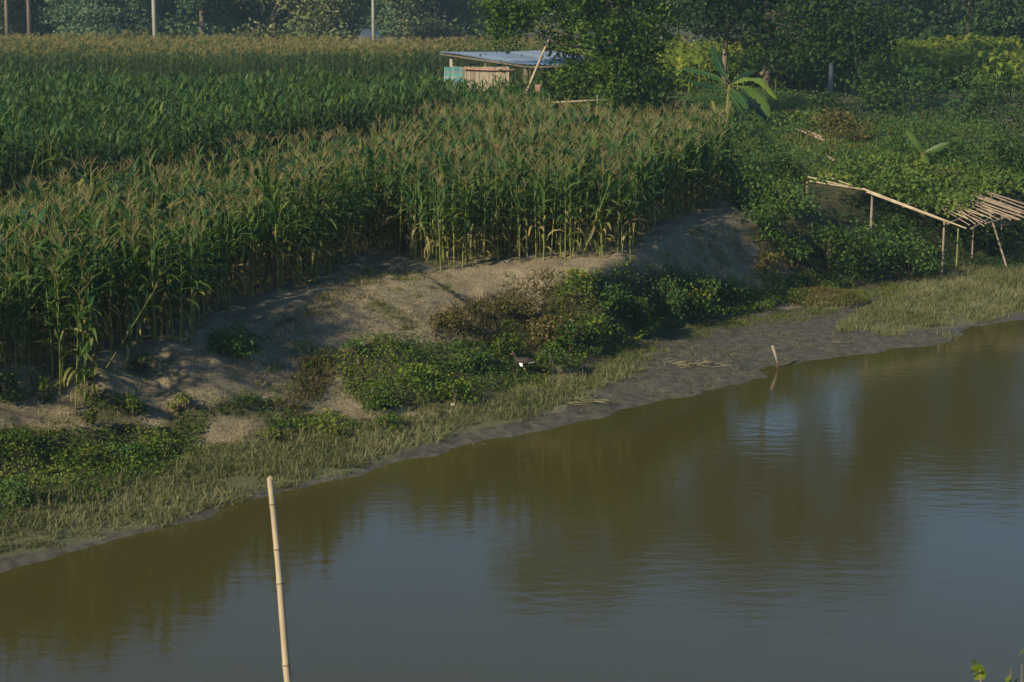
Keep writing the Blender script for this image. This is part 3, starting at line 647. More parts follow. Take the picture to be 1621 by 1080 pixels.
# vine-covered tree by the shed, ~82 m away
bx, by, bz = ground(965, 203)
lob = []
def L_(u, v, y, wpx, hpx, nc, d=1.0):
    c = W(u, v, y)-np.array([bx, by, bz]); k = y/FPX; return (c[0], c[1], c[2], wpx/2*k, wpx/2*k*d, hpx/2*k, nc)
lob = [L_(925, 150, by-.5, 150, 110, 46), L_(985, 130, by, 140, 150, 56), L_(945, 60, by, 150, 130, 46), L_(1000, 40, by, 130, 110, 36), L_(985, 185, by-.5, 90, 60, 20), L_(885, 165, by-.8, 60, 80, 14),
       L_(960, -60, by, 210, 150, 44), L_(900, -140, by, 190, 140, 40), L_(1000, -150, by, 150, 130, 34), L_(838, 20, by-1, 100, 32, 13), L_(800, 45, by-1, 70, 40, 9), L_(790, 8, by-1, 60, 34, 8), L_(900, -5, by-1, 120, 60, 16)]
lob2 = [L_(835, -370, by, 130, 120, 26), L_(960, -350, by, 210, 170, 60), L_(1030, -270, by, 90, 160, 24), L_(930, -230, by, 210, 170, 50), L_(890, -300, by, 90, 90, 10)]
tree('vine_covered_tree', 'tall leafy tree wrapped in climbing vines down to the ground, right of the tin-roofed shed', (bx, by, bz), [(0, 0, -.3), (.1, 0, 3), (-.2, .1, 8), (0, 0, 11), (.2, 0, 14)], lob+lob2, .19, 100, .40, M_treey, .28, var=.30, nb=26)
# wide tree with low drooping boughs
bx, by, bz = ground(1212, 150)
lob = [L_(1120, 15, by, 130, 80, 24), L_(1180, 20, by+1, 150, 110, 34), L_(1270, 30, by, 180, 120, 46), L_(1350, 35, by-1, 140, 130, 40), L_(1310, 85, by-2, 120, 80, 26), L_(1240, 88, by-1, 80, 50, 12), L_(1370, 90, by-2, 90, 80, 16),
       L_(1090, -60, by, 160, 120, 34), L_(1180, -90, by, 200, 130, 48), L_(1300, -80, by, 200, 140, 54), L_(1400, -60, by, 110, 130, 26),
       L_(1100, -200, by, 130, 110, 26), L_(1150, -300, by, 90, 150, 20), L_(1330, -230, by, 80, 190, 30), L_(1110, -420, by, 160, 130, 36), L_(1220, -430, by, 200, 190, 62), L_(1330, -410, by, 200, 190, 62), L_(1420, -400, by, 100, 140, 24),
       L_(1230, -540, by, 120, 90, 22), L_(1150, -500, by, 160, 110, 30), L_(1340, -500, by, 170, 120, 34), L_(1060, -340, by, 130, 200, 34), L_(1440, -480, by, 120, 120, 20), L_(1450, -330, by, 90, 160, 20), L_(1180, -350, by, 120, 110, 20), L_(1280, -350, by, 120, 100, 18), L_(1240, -325, by, 130, 60, 12), L_(1420, -270, by, 70, 100, 10)]
r_ = tree('wide_tree', 'wide dark tree with low drooping boughs and two grey trunks, right of the vine-covered tree', (bx, by, bz), [(0, 0, -.3), (.1, 0, 2.5), (-.1, 0, 6), (.4, .2, 12), (.2, 0, 17), (0, 0, 20)], lob, .25, 92, .60, M_tree, .26, var=.22, nb=40)
b = MB(); k = by/FPX
c = lambda u, v: W(u, v, by)-np.array([bx, by, bz])
b.tube([c(1147, 152), c(1147, 110), c(1149, 60), c(1160, 0), c(1185, -80)], [.17, .15, .13, .12, .1], 8)
b.tube([c(1205, 120), c(1235, 100), c(1275, 70), c(1320, 30)], [.2, .18, .14, .08], 8)
b.build('side_trunk', M_bark, r_)
# right edge trees
for (u0, v0, lb, rr, lbs) in (
   (1530, 112, 'tall dark tree behind the yellow crop at the right', 120, [L_]),
   (1625, 120, 'tall dark tree cut by the right edge, behind the yellow crop', 125, [L_]),
   (1450, 108, 'narrow dark tree behind the yellow crop, next to the drooping boughs', 130, [L_])):
    bx, by, bz = ground(u0, v0); by += 14; bz = float(height(bx, by)); bx = unproj(u0, 100, y=by)[0]
    w = 150 if u0 != 1450 else 90
    lob = [L_(u0, 10+rng.uniform(-10, 10), by, w, 110, 44), L_(u0-w*.25, -70, by, w*1.1, 140, 46), L_(u0+w*.2, -160, by, w*1.3, 170, 58), L_(u0-w*.1, -280, by, w*1.5, 200, 84), L_(u0+w*.1, -400, by, w*1.5, 200, 84), L_(u0, -470, by, w*1.2, 150, 50), L_(u0, 55, by, w*.9, 60, 22)]
    tree('tall_tree', lb, (bx, by, bz), [(0, 0, -.3), (.1, 0, 5), (-.2, 0, 11), (0, 0, 18), (0, 0, 21)], lob, .42, 52, .85, M_dark, .3, group='tall dark trees behind the yellow crop', var=.3, nb=20)

# far tree line beyond the maize
protos = []
for i in range(6):
    lobp = [(rng.normal(0, 1.6), rng.normal(0, 1.6), rng.uniform(1.8, 10), rng.uniform(2.0, 3.4), rng.uniform(2.0, 3.2), rng.uniform(1.6, 3), 22) for _ in range(8)]+[(0, 0, 1.2, 4, 4, 1.2, 16)]
    C, arr = crown_arr(lobp, .40, 58, .72, var=.45)
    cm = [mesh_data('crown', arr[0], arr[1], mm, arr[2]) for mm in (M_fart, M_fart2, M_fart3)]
    b = MB(); b.tube([(0, 0, -.5), (.1, 0, 4), (0, .1, 9.5)], [.3, .22, .08], 7)
    for j in range(8):
        q = C[rng.integers(len(C))]; b.tube([(0, 0, q[2]*.6), q*.6+np.array([0, 0, q[2]*.3]), q], [.12, .08, .03], 5)
    V, Fq, vv = b.arr(); protos.append((cm, mesh_data('trunk', V, Fq, M_bark, vv)))
kind_txt = ['blue-green', 'olive', 'dark green']
def far_tree(u, y, s, k, label, pi):
    X = unproj(u, 60, y=y); zz = float(height(X[0], y)); r0 = empty('far_tree', (X[0], y, zz), rng.uniform(0, 6.28)); r0.scale = (s*rng.uniform(.9, 1.15), s*rng.uniform(.9, 1.15), s)
    tag(r0, label, 'tree', 'trees of the far tree line')
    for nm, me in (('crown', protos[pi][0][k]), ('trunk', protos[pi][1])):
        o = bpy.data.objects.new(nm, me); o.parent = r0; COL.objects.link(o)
us = [-60, 20, 95, 150, 205, 265, 320, 370, 425, 470, 520, 562, 610, 655, 700, 748]
places = ['cut by the left edge of the tree line', 'behind the bare pale trunk at the far left', 'right of the two bare pale trunks', 'midway from bare trunks to left utility pole', 'just left of the left utility pole', 'just right of the left utility pole',
          'second right of the left utility pole', 'left of midway between the utility poles', 'right of midway between the utility poles', 'second to the left of the right utility pole', 'left of the grey-roofed far hut', 'right behind the grey-roofed far hut', 'behind the green far roof', 'right of the green far roof', 'above the left tip of the tin roof', 'above the middle of the tin roof']
for i, (uu, pl) in enumerate(zip(us, places)):
    k = [0, 1, 2, 0, 1, 0, 2, 0, 1, 0, 1, 0, 1, 0, 1, 0][i]
    far_tree(uu+rng.uniform(-8, 8), (184 if i < 11 else 205)+rng.uniform(-8, 12), rng.uniform(.85, 1.15), k, 'bushy %s tree in the near row, %s' % (kind_txt[k], pl), i % 6)
us = [-20, 60, 125, 180, 240, 300, 350, 400, 450, 500, 560, 615, 660, 700, 750, 800]
pl2 = ['cut by the left edge', 'rising behind the bare trunks', 'far left of the left utility pole', 'well left of the left utility pole', 'straight behind the left utility pole', 'behind the gap right of the left utility pole', 'behind the left middle of the line', 'behind the centre of the line', 'behind the right middle of the line', 'well left of the far hut', 'straight behind the far hut', 'behind the right utility pole and the green roof', 'right of the green far roof', 'above the left end of the tin roof', 'hazy above the middle of the tin roof', 'hazy above the right end of the tin roof']
for i, (uu, pl) in enumerate(zip(us, pl2)):
    k = [1, 0, 0, 2, 0, 1, 0, 0, 1, 0, 0, 1, 0, 1, 0, 0][i]
    far_tree(uu+rng.uniform(-8, 8), 230+rng.uniform(-8, 20)+(60 if uu > 640 else 0), rng.uniform(1.1, 1.5), k, 'tall %s tree in the rear row, %s' % (kind_txt[k], pl), (i+2) % 6)
us = [850, 890, 930, 970, 1010, 1045, 1075, 1105, 1135, 1170, 1205, 1245, 1290, 1335, 1380, 1425, 1470]
for i, uu in enumerate(us):
    far_tree(uu, 300+rng.uniform(-20, 20), rng.uniform(1.5, 1.9), i % 2, 'hazy distant tree glimpsed under and between the boughs of the wide tree', i % 6)
# wooded far hill
hx = np.linspace(-900, 1100, 160); hy = np.linspace(420, 1300, 60); HX, HY = np.meshgrid(hx, hy)
HZ = 38*np.sin(np.clip((HY-420)/880, 0, 1)*math.pi/1.4)*(.65+.8*fbm(HX*.004, HY*.004, 3))+2+7*fbm(HX*.05, HY*.05, 3)*np.clip((HY-420)/60, 0, 1)
ii = np.arange(HX.size).reshape(HX.shape); Fh = np.stack([ii[:-1, :-1], ii[:-1, 1:], ii[1:, 1:], ii[1:, :-1]], -1).reshape(-1, 4)
tag(link('hills', mesh_data('hills', np.stack([HX, HY, HZ], -1), Fh, rough_mat('hill_forest', [(.02, .035, .018), (.04, .06, .028), (.07, .08, .04)], .08, .9, .5))), kind='structure')
x = rng.uniform(-520, 420, 9000); y = rng.uniform(430, 800, 9000)
z = 38*np.sin(np.clip((y-420)/880, 0, 1)*math.pi/1.4)*(.65+.8*fbm(x*.004, y*.004, 3))+2+7*fbm(x*.05, y*.05, 3)
k = np.repeat(np.arange(9000), 9); Pn = np.stack([x, y, z+4], -1)[k]+rng.normal(size=(len(k), 3))*[2.6, 2.6, 2.2]
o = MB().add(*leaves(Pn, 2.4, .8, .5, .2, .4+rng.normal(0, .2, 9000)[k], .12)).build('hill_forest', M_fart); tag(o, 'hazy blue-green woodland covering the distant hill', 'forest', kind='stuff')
# bare pale trunks far left
for uu, tilt, lb in ((12, .2, 'pale bare thin trunk at the far left of the tree line'), (47, -.1, 'second bare thin trunk at the far left, right of the pale one')):
    X = unproj(uu, 62, y=160); r0 = empty('bare_tree', (X[0], 160, float(height(X[0], 160)))); tag(r0, lb, 'tree')
    b = MB().tube([(0, 0, -.3), (.05, 0, 4), (tilt, 0, 9), (tilt*1.5, 0, 13)], [.22, .18, .12, .04], 7); b.build('trunk', M_bark if uu < 20 else M_wood, r0)
    b = MB()
    for i in range(7):
        z0 = rng.uniform(6, 11.5); a = rng.uniform(0, 6.28); l = rng.uniform(1, 2.2); b.tube([(tilt*z0/10, 0, z0), (math.cos(a)*l*.6, math.sin(a)*l*.6, z0+.6*l), (math.cos(a)*l, math.sin(a)*l, z0+1.3*l)], [.06, .04, .015], 4)
    b.build('branches', M_bark if uu < 20 else M_wood, r0)

# ------------------------------------------------------------------ utility poles and grey post
def utility(uu, yy, rad, lb):
    X = unproj(uu, 60, y=yy); r0 = empty('utility_pole', (X[0], yy, float(height(X[0], yy)))); tag(r0, lb, 'utility pole', 'utility poles in the far field')
    MB().tube([(0, 0, -.5), (0, 0, 4), (0, 0, 10)], [rad*1.05, rad, rad*.75], 12).build('shaft', M_conc, r0)
    MB().box((0, -.02, 9.3), (2.0, .1, .12)).build('crossarm', M_conc, r0, False)
    for xx in (-.85, 0, .85): MB().tube([(xx, -.02, 9.36), (xx, -.02, 9.42), (xx, -.02, 9.5), (xx, -.02, 9.56)], [.03, .06, .05, .02], 8).build('insulator', M_wood, r0)
utility(245.5, 138, .165, 'left of the two pale concrete utility poles, wider, rising from the far maize')
utility(591.5, 144, .125, 'right of the two pale concrete utility poles, thinner, rising beside the grey-roofed hut')
X = ground(1315, 185); X = unproj(1315, 128, y=92); r0 = empty('grey_post', (X[0], 92, float(height(X[0], 92)))); tag(r0, 'short thick grey post with a brown foot, under the wide tree', 'post')
MB().tube([(0, 0, -.3), (0, 0, 1.2), (0, 0, 2.3)], [.13, .12, .10], 10).build('shaft', rough_mat('grey_post', [(.09, .09, .09), (.15, .155, .16)], 3, .8, .3), r0)

# ------------------------------------------------------------------ far buildings
def hut(name, uu, vv, yy, w, d, h, rh, roofm, wallm, lb, rz=0.2):
    X = unproj(uu, vv, y=yy); r0 = empty(name, (X[0], yy, float(height(X[0], yy))), rz); tag(r0, lb, 'building')
    MB().box((0, 0, h/2), (w, d, h)).build('wall', wallm, r0, False)
    e = .4; V = [(-w/2-e, -d/2-e, h-.1), (w/2+e, -d/2-e, h-.1), (w/2+e, d/2+e, h-.1), (-w/2-e, d/2+e, h-.1), (-w/4, 0, h+rh), (w/4, 0, h+rh)]
    V2 = V+[(a, b, c-.08) for a, b, c in V[:4]]
    MB().add(V2, [(0, 1, 5, 4), (2, 3, 4, 5), (1, 2, 5, 5), (3, 0, 4, 4), (6, 7, 1, 0), (7, 8, 2, 1), (8, 9, 3, 2), (9, 6, 0, 3), (9, 8, 7, 6)]).build('roof', roofm, r0, False)
    MB().box((-.6, -d/2-.02, 1.0), (.9, .08, 2.0)).build('door', M_wood, r0, False)
    MB().box((w*.3, -d/2-.02, 1.5), (.8, .08, .7)).build('window', M_dark_glass, r0, False)
M_dark_glass = rough_mat('dark_glass', [(.02, .025, .03), (.04, .045, .05)], 3, .2, .05)
M_blueroof = rough_mat('blue_grey_tin', [(.045, .06, .09), (.075, .095, .13)], 1.5, .45, .2, metallic=.2)
M_greenroof = rough_mat('green_tin', [(.025, .12, .10), (.04, .16, .12)], 1.5, .5, .2)
M_wallp = rough_mat('pale_wall', [(.16, .16, .165), (.24, .24, .25)], 1.2, .85, .2)
M_pinkw = rough_mat('brown_wall', [(.20, .13, .11), (.30, .20, .16)], 1.2, .85, .2)
hut('grey_roof_hut', 583, 55, 150, 1.9, 1.9, 1.75, .85, M_blueroof, M_pinkw, 'far hut with a blue-grey hipped roof behind the right utility pole', .35)
hut('green_roof_shed', 632, 60, 150, 1.9, 1.5, 1.45, .35, M_greenroof, M_pinkw, 'low far shed with a green roof, right of the grey-roofed hut', .1)
hut('pale_house', 1088, 72, 148, 1.9, 1.6, 1.25, .45, M_blueroof, M_wallp, 'small pale far house with a grey roof, seen under the boughs', .2)
hut('white_house', 1056, 66, 158, 1.1, 1.2, 1.7, .35, M_blueroof, M_wallp, 'tiny whitish far house left of the pale one, beyond the crop', .2)

# ------------------------------------------------------------------ field shed
m, nt, p, out = newmat('corrugated_tin'); L = nt.links
at = nt.nodes.new('ShaderNodeAttribute'); at.attribute_name = 'var'
nn = noise(nt, 1.2, 4, .6, pos_node(nt)); ad = nt.nodes.new('ShaderNodeMath'); ad.operation = 'MULTIPLY_ADD'; L.new(nn.outputs['Fac'], ad.inputs[0]); ad.inputs[1].default_value = .5; L.new(at.outputs['Fac'], ad.inputs[2])
rr = ramp(nt, [(.14, .085, .06), (.17, .20, .27), (.28, .34, .44), (.38, .45, .56)], [.2, .36, .7, 1]); L.new(ad.outputs[0], rr.inputs[0]); L.new(rr.outputs[0], p.inputs['Base Color']); p.inputs['Metallic'].default_value = .35; p.inputs['Roughness'].default_value = .42
M_tin = m
SL = unproj(697, 82.5, y=84); SF = unproj(838, 103, y=79.5); SB = unproj(862, 80, y=86.5); SR = SB+SF-SL
shed_c = (SL+SR)/2; gz = float(height(shed_c[0], shed_c[1])); O = np.array([shed_c[0], shed_c[1], gz])
shed = empty('field_shed', tuple(O)); tag(shed, 'open field shed with a blue-grey corrugated tin roof at the corner of the maize', 'shed')
na, nb_ = 90, 6
A_, B_ = np.meshgrid(np.linspace(0, 1, na), np.linspace(0, 1, nb_)); e1 = SB-SL; e2 = SF-SL
V = SL+A_[..., None]*e1+B_[..., None]*e2; V[..., 2] += .025*np.sin(A_*na*math.pi/2)+.03*np.sin(B_*7)-.08*np.sin(A_*math.pi)*.5
V = V.reshape(-1, 3)-O; ii = np.arange(na*nb_).reshape(nb_, na); Fr = np.stack([ii[:-1, :-1], ii[:-1, 1:], ii[1:, 1:], ii[1:, :-1]], -1).reshape(-1, 4)
vr = np.repeat(rng.uniform(0, .5, 12), 8)[:na-1]; vr = np.tile(vr, nb_-1)
V2 = np.concatenate([V, V-np.array([0, 0, .02])]); F2 = np.concatenate([Fr, Fr[:, ::-1]+len(V)])
MB().add(V2, F2, np.concatenate([vr, vr])).build('roof', M_tin, shed)
for a, b_ in ((0, .06), (0, .94), (1, .06), (.96, .94)):
    pass
MB().tube([SL-O+[0, 0, -.1]+0*e1, SB-O+[0, 0, -.1]], .05, 6).build('rafter', M_wood, shed)
MB().tube([SL-O+[0, 0, -.1], SF-O+[0, 0, -.1]], .05, 6).build('rafter', M_wood, shed)
MB().tube([SF-O+[0, 0, -.1], SR-O+[0, 0, -.1]], .05, 6).build('rafter', M_wood, shed)
for (a, b_, rad, mm) in ((.05, .07, .09, M_conc), (.5, .07, .06, M_wood), (.95, .07, .07, M_wood), (.03, .93, .11, M_wood), (.5, .93, .07, M_wood), (.95, .93, .07, M_wood), (.02, .5, .06, M_wood)):
    q = SL+a*e1+b_*e2-O; MB().tube([(q[0], q[1], -.3), (q[0], q[1], q[2]-.08)], rad, 8).build('post', mm, shed)
def panel(u0, v0, u1, yy0, yy1, nseg, mat, name, flut=.03, bottom=0.0):
    p0 = unproj(u0, v0, y=yy0)-O; p1 = unproj(u1, v0, y=yy1)-O; b = MB(); n = nseg
    a = np.linspace(0, 1, n+1); P_ = p0+(p1-p0)*a[:, None]; nrm = np.array([-(p1-p0)[1], (p1-p0)[0], 0]); nrm /= np.linalg.norm(nrm)
    P_ = P_+nrm*(flut*np.sin(np.arange(n+1)*2.1))[:, None]; top = P_.copy(); top[:, 2] += rng.uniform(-.03, .03, n+1); bot = P_.copy(); bot[:, 2] = bottom
    V = np.concatenate([top, bot, top+nrm*.03, bot+nrm*.03]); N = n+1
    F = [(i, N+i, N+i+1, i+1) for i in range(n)]+[(2*N+i+1, 3*N+i+1, 3*N+i, 2*N+i) for i in range(n)]+[(i, i+1, 2*N+i+1, 2*N+i) for i in range(n)]
    return b.add(V, F, rng.uniform(0, 1, len(F))).build(name, mat, shed, False)
m, nt, p, out = newmat('split_bamboo_mat'); at = nt.nodes.new('ShaderNodeAttribute'); at.attribute_name = 'var'; rr = ramp(nt, [(.11, .085, .066), (.18, .145, .108), (.26, .21, .16)]); nt.links.new(at.outputs['Fac'], rr.inputs[0]); nt.links.new(rr.outputs[0], p.inputs['Base Color']); p.inputs['Roughness'].default_value = .8
M_mat = m
m, nt, p, out = newmat('woven_tarp'); L = nt.links; tc = nt.nodes.new('ShaderNodeTexCoord'); sx = nt.nodes.new('ShaderNodeSeparateXYZ'); L.new(tc.outputs['Object'], sx.inputs[0])
def band(axis, sc, cols, pos):
    mm = nt.nodes.new('ShaderNodeMath'); mm.operation = 'MULTIPLY'; L.new(sx.outputs[axis], mm.inputs[0]); mm.inputs[1].default_value = sc
    fr = nt.nodes.new('ShaderNodeMath'); fr.operation = 'FRACT'; L.new(mm.outputs[0], fr.inputs[0]); r = ramp(nt, cols, pos, 'CONSTANT'); L.new(fr.outputs[0], r.inputs[0]); return r.outputs[0]
c1 = band('Z', 2.1, [(.03, .12, .12), (.20, .17, .14), (.035, .15, .13), (.17, .09, .06)], [0, .38, .52, .86]); c2 = band('X', 2.7, [(.035, .13, .14), (.02, .075, .12), (.22, .19, .16)], [0, .5, .85])
mx = nt.nodes.new('ShaderNodeMix'); mx.data_type = 'RGBA'; mx.inputs[0].default_value = .4; L.new(c1, mx.inputs[6]); L.new(c2, mx.inputs[7]); L.new(mx.outputs[2], p.inputs['Base Color']); p.inputs['Roughness'].default_value = .7
M_tarp = m
panel(735, 106, 806, 81.5, 80.6, 60, M_mat, 'bamboo_mat_wall')
panel(703, 106, 734, 81.9, 81.55, 10, M_tarp, 'woven_tarp_wall', .02, .6)
b = MB(); q0 = unproj(733, 109, y=81.4)-O; q1 = unproj(815, 111, y=80.4)-O; b.tube([q0, (q0+q1)/2+[0, 0, -.03], q1], .035, 6); b.build('wall_rail', rough_mat('red_rail', [(.25, .09, .07), (.32, .16, .12)], 4, .7, .2), shed)
def thing_tube(name, lb, cat, pts, rad, mat, n=8, group=None, z0=None):
    pts = np.array(pts, float); base = pts[0].copy(); o = MB().tube(pts-base, rad, n).build(name, mat, None, True, tuple(base)); tag(o, lb, cat, group); return o
thing_tube('leaning_bamboo_pole', 'long bamboo pole leaning against the front corner of the tin roof', 'pole', [unproj(832, 150, y=78.6), unproj(850, 106, y=78.9), unproj(870, 60, y=79.6), unproj(872, 52, y=79.8)], [.06, .055, .045, .04], M_bamboo)
bx, by, bz = ground(857, 205); by = min(by, 79)
thing_tube('tree_stump', 'reddish bare stump standing left of the vine-covered tree', 'stump', [(unproj(858, 190, y=78)[0], 78, 2.2), unproj(858, 178, y=78), unproj(854, 150, y=78), unproj(853, 134, y=78)], [.2, .17, .15, .17], rough_mat('red_bark', [(.16, .09, .06), (.28, .17, .12)], 5, .8, .5))
thing_tube('horizontal_bamboo_pole', 'thin pale bamboo pole lashed level across the foot of the vine-covered tree', 'pole', [unproj(862, 163, y=77.4), unproj(905, 161, y=77.2), unproj(952, 158.5, y=77)], .035, M_bamboo)
for uu in (868, 944):
    q = unproj(uu, 162, y=77.25); thing_tube('bamboo_stake', ('left' if uu < 900 else 'right')+' stake holding up the level bamboo pole by the vine-covered tree', 'stake', [(q[0], q[1]+.06, 2.1), (q[0]+.05, q[1]+.06, q[2]+.3)], .03, M_bambg, 6)
thing_tube('field_rail', 'thin pale rail lying level in the maize at the left edge', 'pole', [unproj(-30, 122, y=108), unproj(20, 121, y=108), unproj(54, 120, y=108)], .05, M_bamboo)
# grey boulder
def rock(name, lb, u, v, w, mat, cat='rock', flat=.7, **k):
    x, y, z = ground(u, v); b = MB(); n = 10; m_ = 7; V = []
    for i in range(m_):
        ph = math.pi*i/(m_-1)
        for j in range(n):
            th = 2*math.pi*j/n; r_ = w*(.5+.12*float(fbm(np.array(3+math.cos(th)*1.3+u), np.array(math.sin(th)*1.3+ph), 2))*2)
            V.append((r_*math.sin(ph)*math.cos(th), r_*math.sin(ph)*math.sin(th)*.8, r_*flat*math.cos(ph)))
    F = [(i*n+j, (i+1)*n+j, (i+1)*n+(j+1) % n, i*n+(j+1) % n) for i in range(m_-1) for j in range(n)]
    o = b.add(V, F).build(name, mat, None, True, (x, y, z+w*.15)); tag(o, lb, cat, **k); return o
M_rock = rough_mat('grey_stone', [(.16, .17, .17), (.26, .27, .27)], 5, .9, .5)
o = rock('grey_sack', 'rounded grey-white sack in the weeds in front of the vine-covered tree', 858, 212, .55, M_rock, 'sack')
o.location[2] += .35

# ------------------------------------------------------------------ yellow-green broadleaf crop
def crop_variant(seed):
    r = np.random.default_rng(seed); st = MB().tube([(0, 0, -.1), (0, 0, 1.6)], [.03, .015], 4, caps=False); lf = MB()
    for i in range(11):
        z0 = .3+1.4*i/10; a = i*2.4+r.normal(0, .3); Ln = r.uniform(.45, .65); w = Ln*.26; d = np.array([math.cos(a), math.sin(a), 0]); s_ = np.array([-d[1], d[0], 0]); up = np.array([0, 0, 1])
        p0 = np.array([0, 0, z0]); p1 = p0+d*Ln*.45+up*.18; p2 = p0+d*Ln*.85+up*.08; p3 = p0+d*Ln*1.05-up*.12
        lf.add([p0, p0, p1-s_*w, p1+s_*w, p2-s_*w*.8, p2+s_*w*.8, p3, p3], [(0, 1, 3, 2), (2, 3, 5, 4), (4, 5, 7, 6)], np.clip(.25+.45*i/10+r.normal(0, .15), 0, 1))
    return st.arr(), lf.arr()
cv = [crop_variant(s) for s in range(50, 55)]
cme = [[mesh_data('stem', a[0], a[1], M_stalk, a[2]), mesh_data('foliage', b[0], b[1], M_crop, b[2])] for a, b in cv]
CR = [[(1385, 132), (1700, 152), (1700, 106), (1400, 106)], [(880, 146), (1130, 148), (1340, 142), (1340, 106), (880, 106)]]
tot = []
for ci, pl in enumerate(CR):
    pw = wpoly(pl, 2.4); x, y = grid_pts(pw, .95, .8, .35); 
    o_ = np.argsort(y); x, y = x[o_], y[o_]; z = height(x, y); n = 150
    for i in range(min(n, len(x))):
        r0 = empty('crop_plant', (x[i], y[i], z[i]), rng.uniform(0, 6.28)); s_ = rng.uniform(.9, 1.25); r0.scale = (s_, s_, s_)
        tag(r0, 'yellow-green broad-leaved crop plant in the front rows of the field at the right edge' if ci == 0 else 'yellow-green broad-leaved crop plant in the rows seen under the wide tree', 'crop plant', 'broad-leaved crop plants at the far right' if ci == 0 else 'broad-leaved crop plants under the wide tree')
        for nm, me in zip(('stem', 'foliage'), cme[rng.integers(5)]):
            o = bpy.data.objects.new(nm, me); o.parent = r0; COL.objects.link(o)
    tot.append((x[n:], y[n:], z[n:]))
x, y, z = [np.concatenate(a) for a in zip(*tot)]
o = scatter('crop_field', cv, x, y, z, [M_stalk, M_crop], .95, 1.25); tag(o, 'rear rows of the yellow-green broad-leaved crop below the dark trees', 'crop', kind='stuff')

# ------------------------------------------------------------------ banana plants
def banana(name, lb, u, v, yy, zc, leaves_, stems, lw=.25, ref=(0, -.55, .85)):
    X = unproj(u, v, y=yy); g = float(height(X[0], yy)); root = empty(name, (X[0], yy, g)); tag(root, lb, 'banana plant'); O2 = np.array([X[0], yy, g])
    for pts in stems:
        P_ = [unproj(a, b, y=yy+c)-O2 for a, b, c in pts]; P_[0][2] = -.2; MB().tube(P_, np.linspace(.11, .07, len(P_)), 8, np.linspace(.2, .8, 8*(len(P_)-1)+6)[:8*(len(P_)-1)+6] if False else .5).build('stem', M_bstem, root)
    for pts, var, wk in leaves_:
        P0 = np.array([unproj(a, b, y=yy+c)-O2 for a, b, c in pts]); n = 26; t = np.linspace(0, len(P0)-1, n+1)
        # smooth the midrib
        C = np.stack([np.interp(t, range(len(P0)), P0[:, j]) for j in range(3)], -1)
        for _ in range(4): C[1:-1] = (C[:-2]+C[1:-1]*2+C[2:])/4
        d = np.gradient(C, axis=0); d /= np.linalg.norm(d, axis=1)[:, None]; s_ = np.cross(d, ref); s_ /= np.linalg.norm(s_, axis=1)[:, None]; nrm = np.cross(s_, d)
        k = np.linspace(0, 1, n+1); w = lw*wk*np.clip(np.sin(np.pi*np.clip((k-.06)/.94, 0, 1)), 0.03, 1)**.55*(1-.42*(rng.random(n+1) < .22)); w[0] = .02; w[-1] = .01
        V = []; 
        for q in range(n+1): V += [C[q]-s_[q]*w[q]-nrm[q]*w[q]*.25, C[q], C[q]+s_[q]*w[q]-nrm[q]*w[q]*.25]
        F = []; vv = []
        for q in range(n):
            F += [(3*q, 3*q+1, 3*q+4, 3*q+3), (3*q+1, 3*q+2, 3*q+5, 3*q+4)]; vv += [var+rng.normal(0, .05), var+rng.normal(0, .05)]
        o = MB().add(V, F, np.clip(vv, 0, 1)).build('leaf', M_banana, root)
        rb = MB().tube(C-nrm*.005, np.linspace(.022, .006, n+1), 5).build('midrib', M_bstem, o)
yb = 76
banana('banana_plant', 'large banana plant with drooping paddle leaves, under the wide tree', 1155, 200, yb, 0,
  [([(1155, 130, 0), (1144, 112, .1), (1135, 92, .2), (1127, 70, .3)], .15, .8),
   ([(1157, 134, 0), (1178, 124, -.2), (1205, 126, -.5), (1230, 158, -.9)], .85, .8),
   ([(1158, 136, 0), (1185, 138, -.4), (1208, 158, -.8), (1218, 184, -1.1)], .65, 1.0),
   ([(1158, 138, 0), (1180, 150, .3), (1200, 172, .6), (1222, 196, .7)], .05, .8),
   ([(1153, 134, 0), (1132, 120, .2), (1108, 112, .4), (1078, 108, .6)], .2, .8),
   ([(1152, 138, 0), (1130, 138, -.2), (1110, 132, -.4), (1086, 126, -.6)], .0, .7),
   ([(1156, 140, 0), (1166, 146, -.5), (1176, 158, -1.0), (1184, 174, -1.2)], .4, .9),
   ([(1157, 132, 0), (1172, 120, .8), (1186, 114, 1.4), (1196, 110, 1.9)], .25, .7),
   ([(1152, 142, 0), (1158, 152, -.4), (1170, 170, -.8), (1196, 206, -1.0)], .25, .55)],
  [[(1150, 206, 0), (1152, 170, 0), (1155, 134, 0)], [(1132, 206, .4), (1134, 180, .4), (1128, 160, .5)], [(1150, 200, -.3), (1152, 185, -.3), (1158, 160, -.3)]])
g = ground(1462, 268); yb = g[1]-3.0
banana('young_banana_plant', 'young banana plant with three upright yellow-green leaves, above the trellis roof', 1462, 262, yb, 0,
  [([(1461, 246, 0), (1452, 228, 0), (1443, 216, .1), (1435, 206, .2)], .55, .42), ([(1462, 242, 0), (1475, 238, -.1), (1488, 233, -.2), (1502, 226, -.3)], .5, .36), ([(1460, 242, 0), (1463, 248, -.1), (1466, 256, -.25), (1469, 262, -.35)], .6, .42)],
  [[(1461, 275, 0), (1461, 262, 0), (1461, 243, 0)]], .3, (.1, -.95, .3))

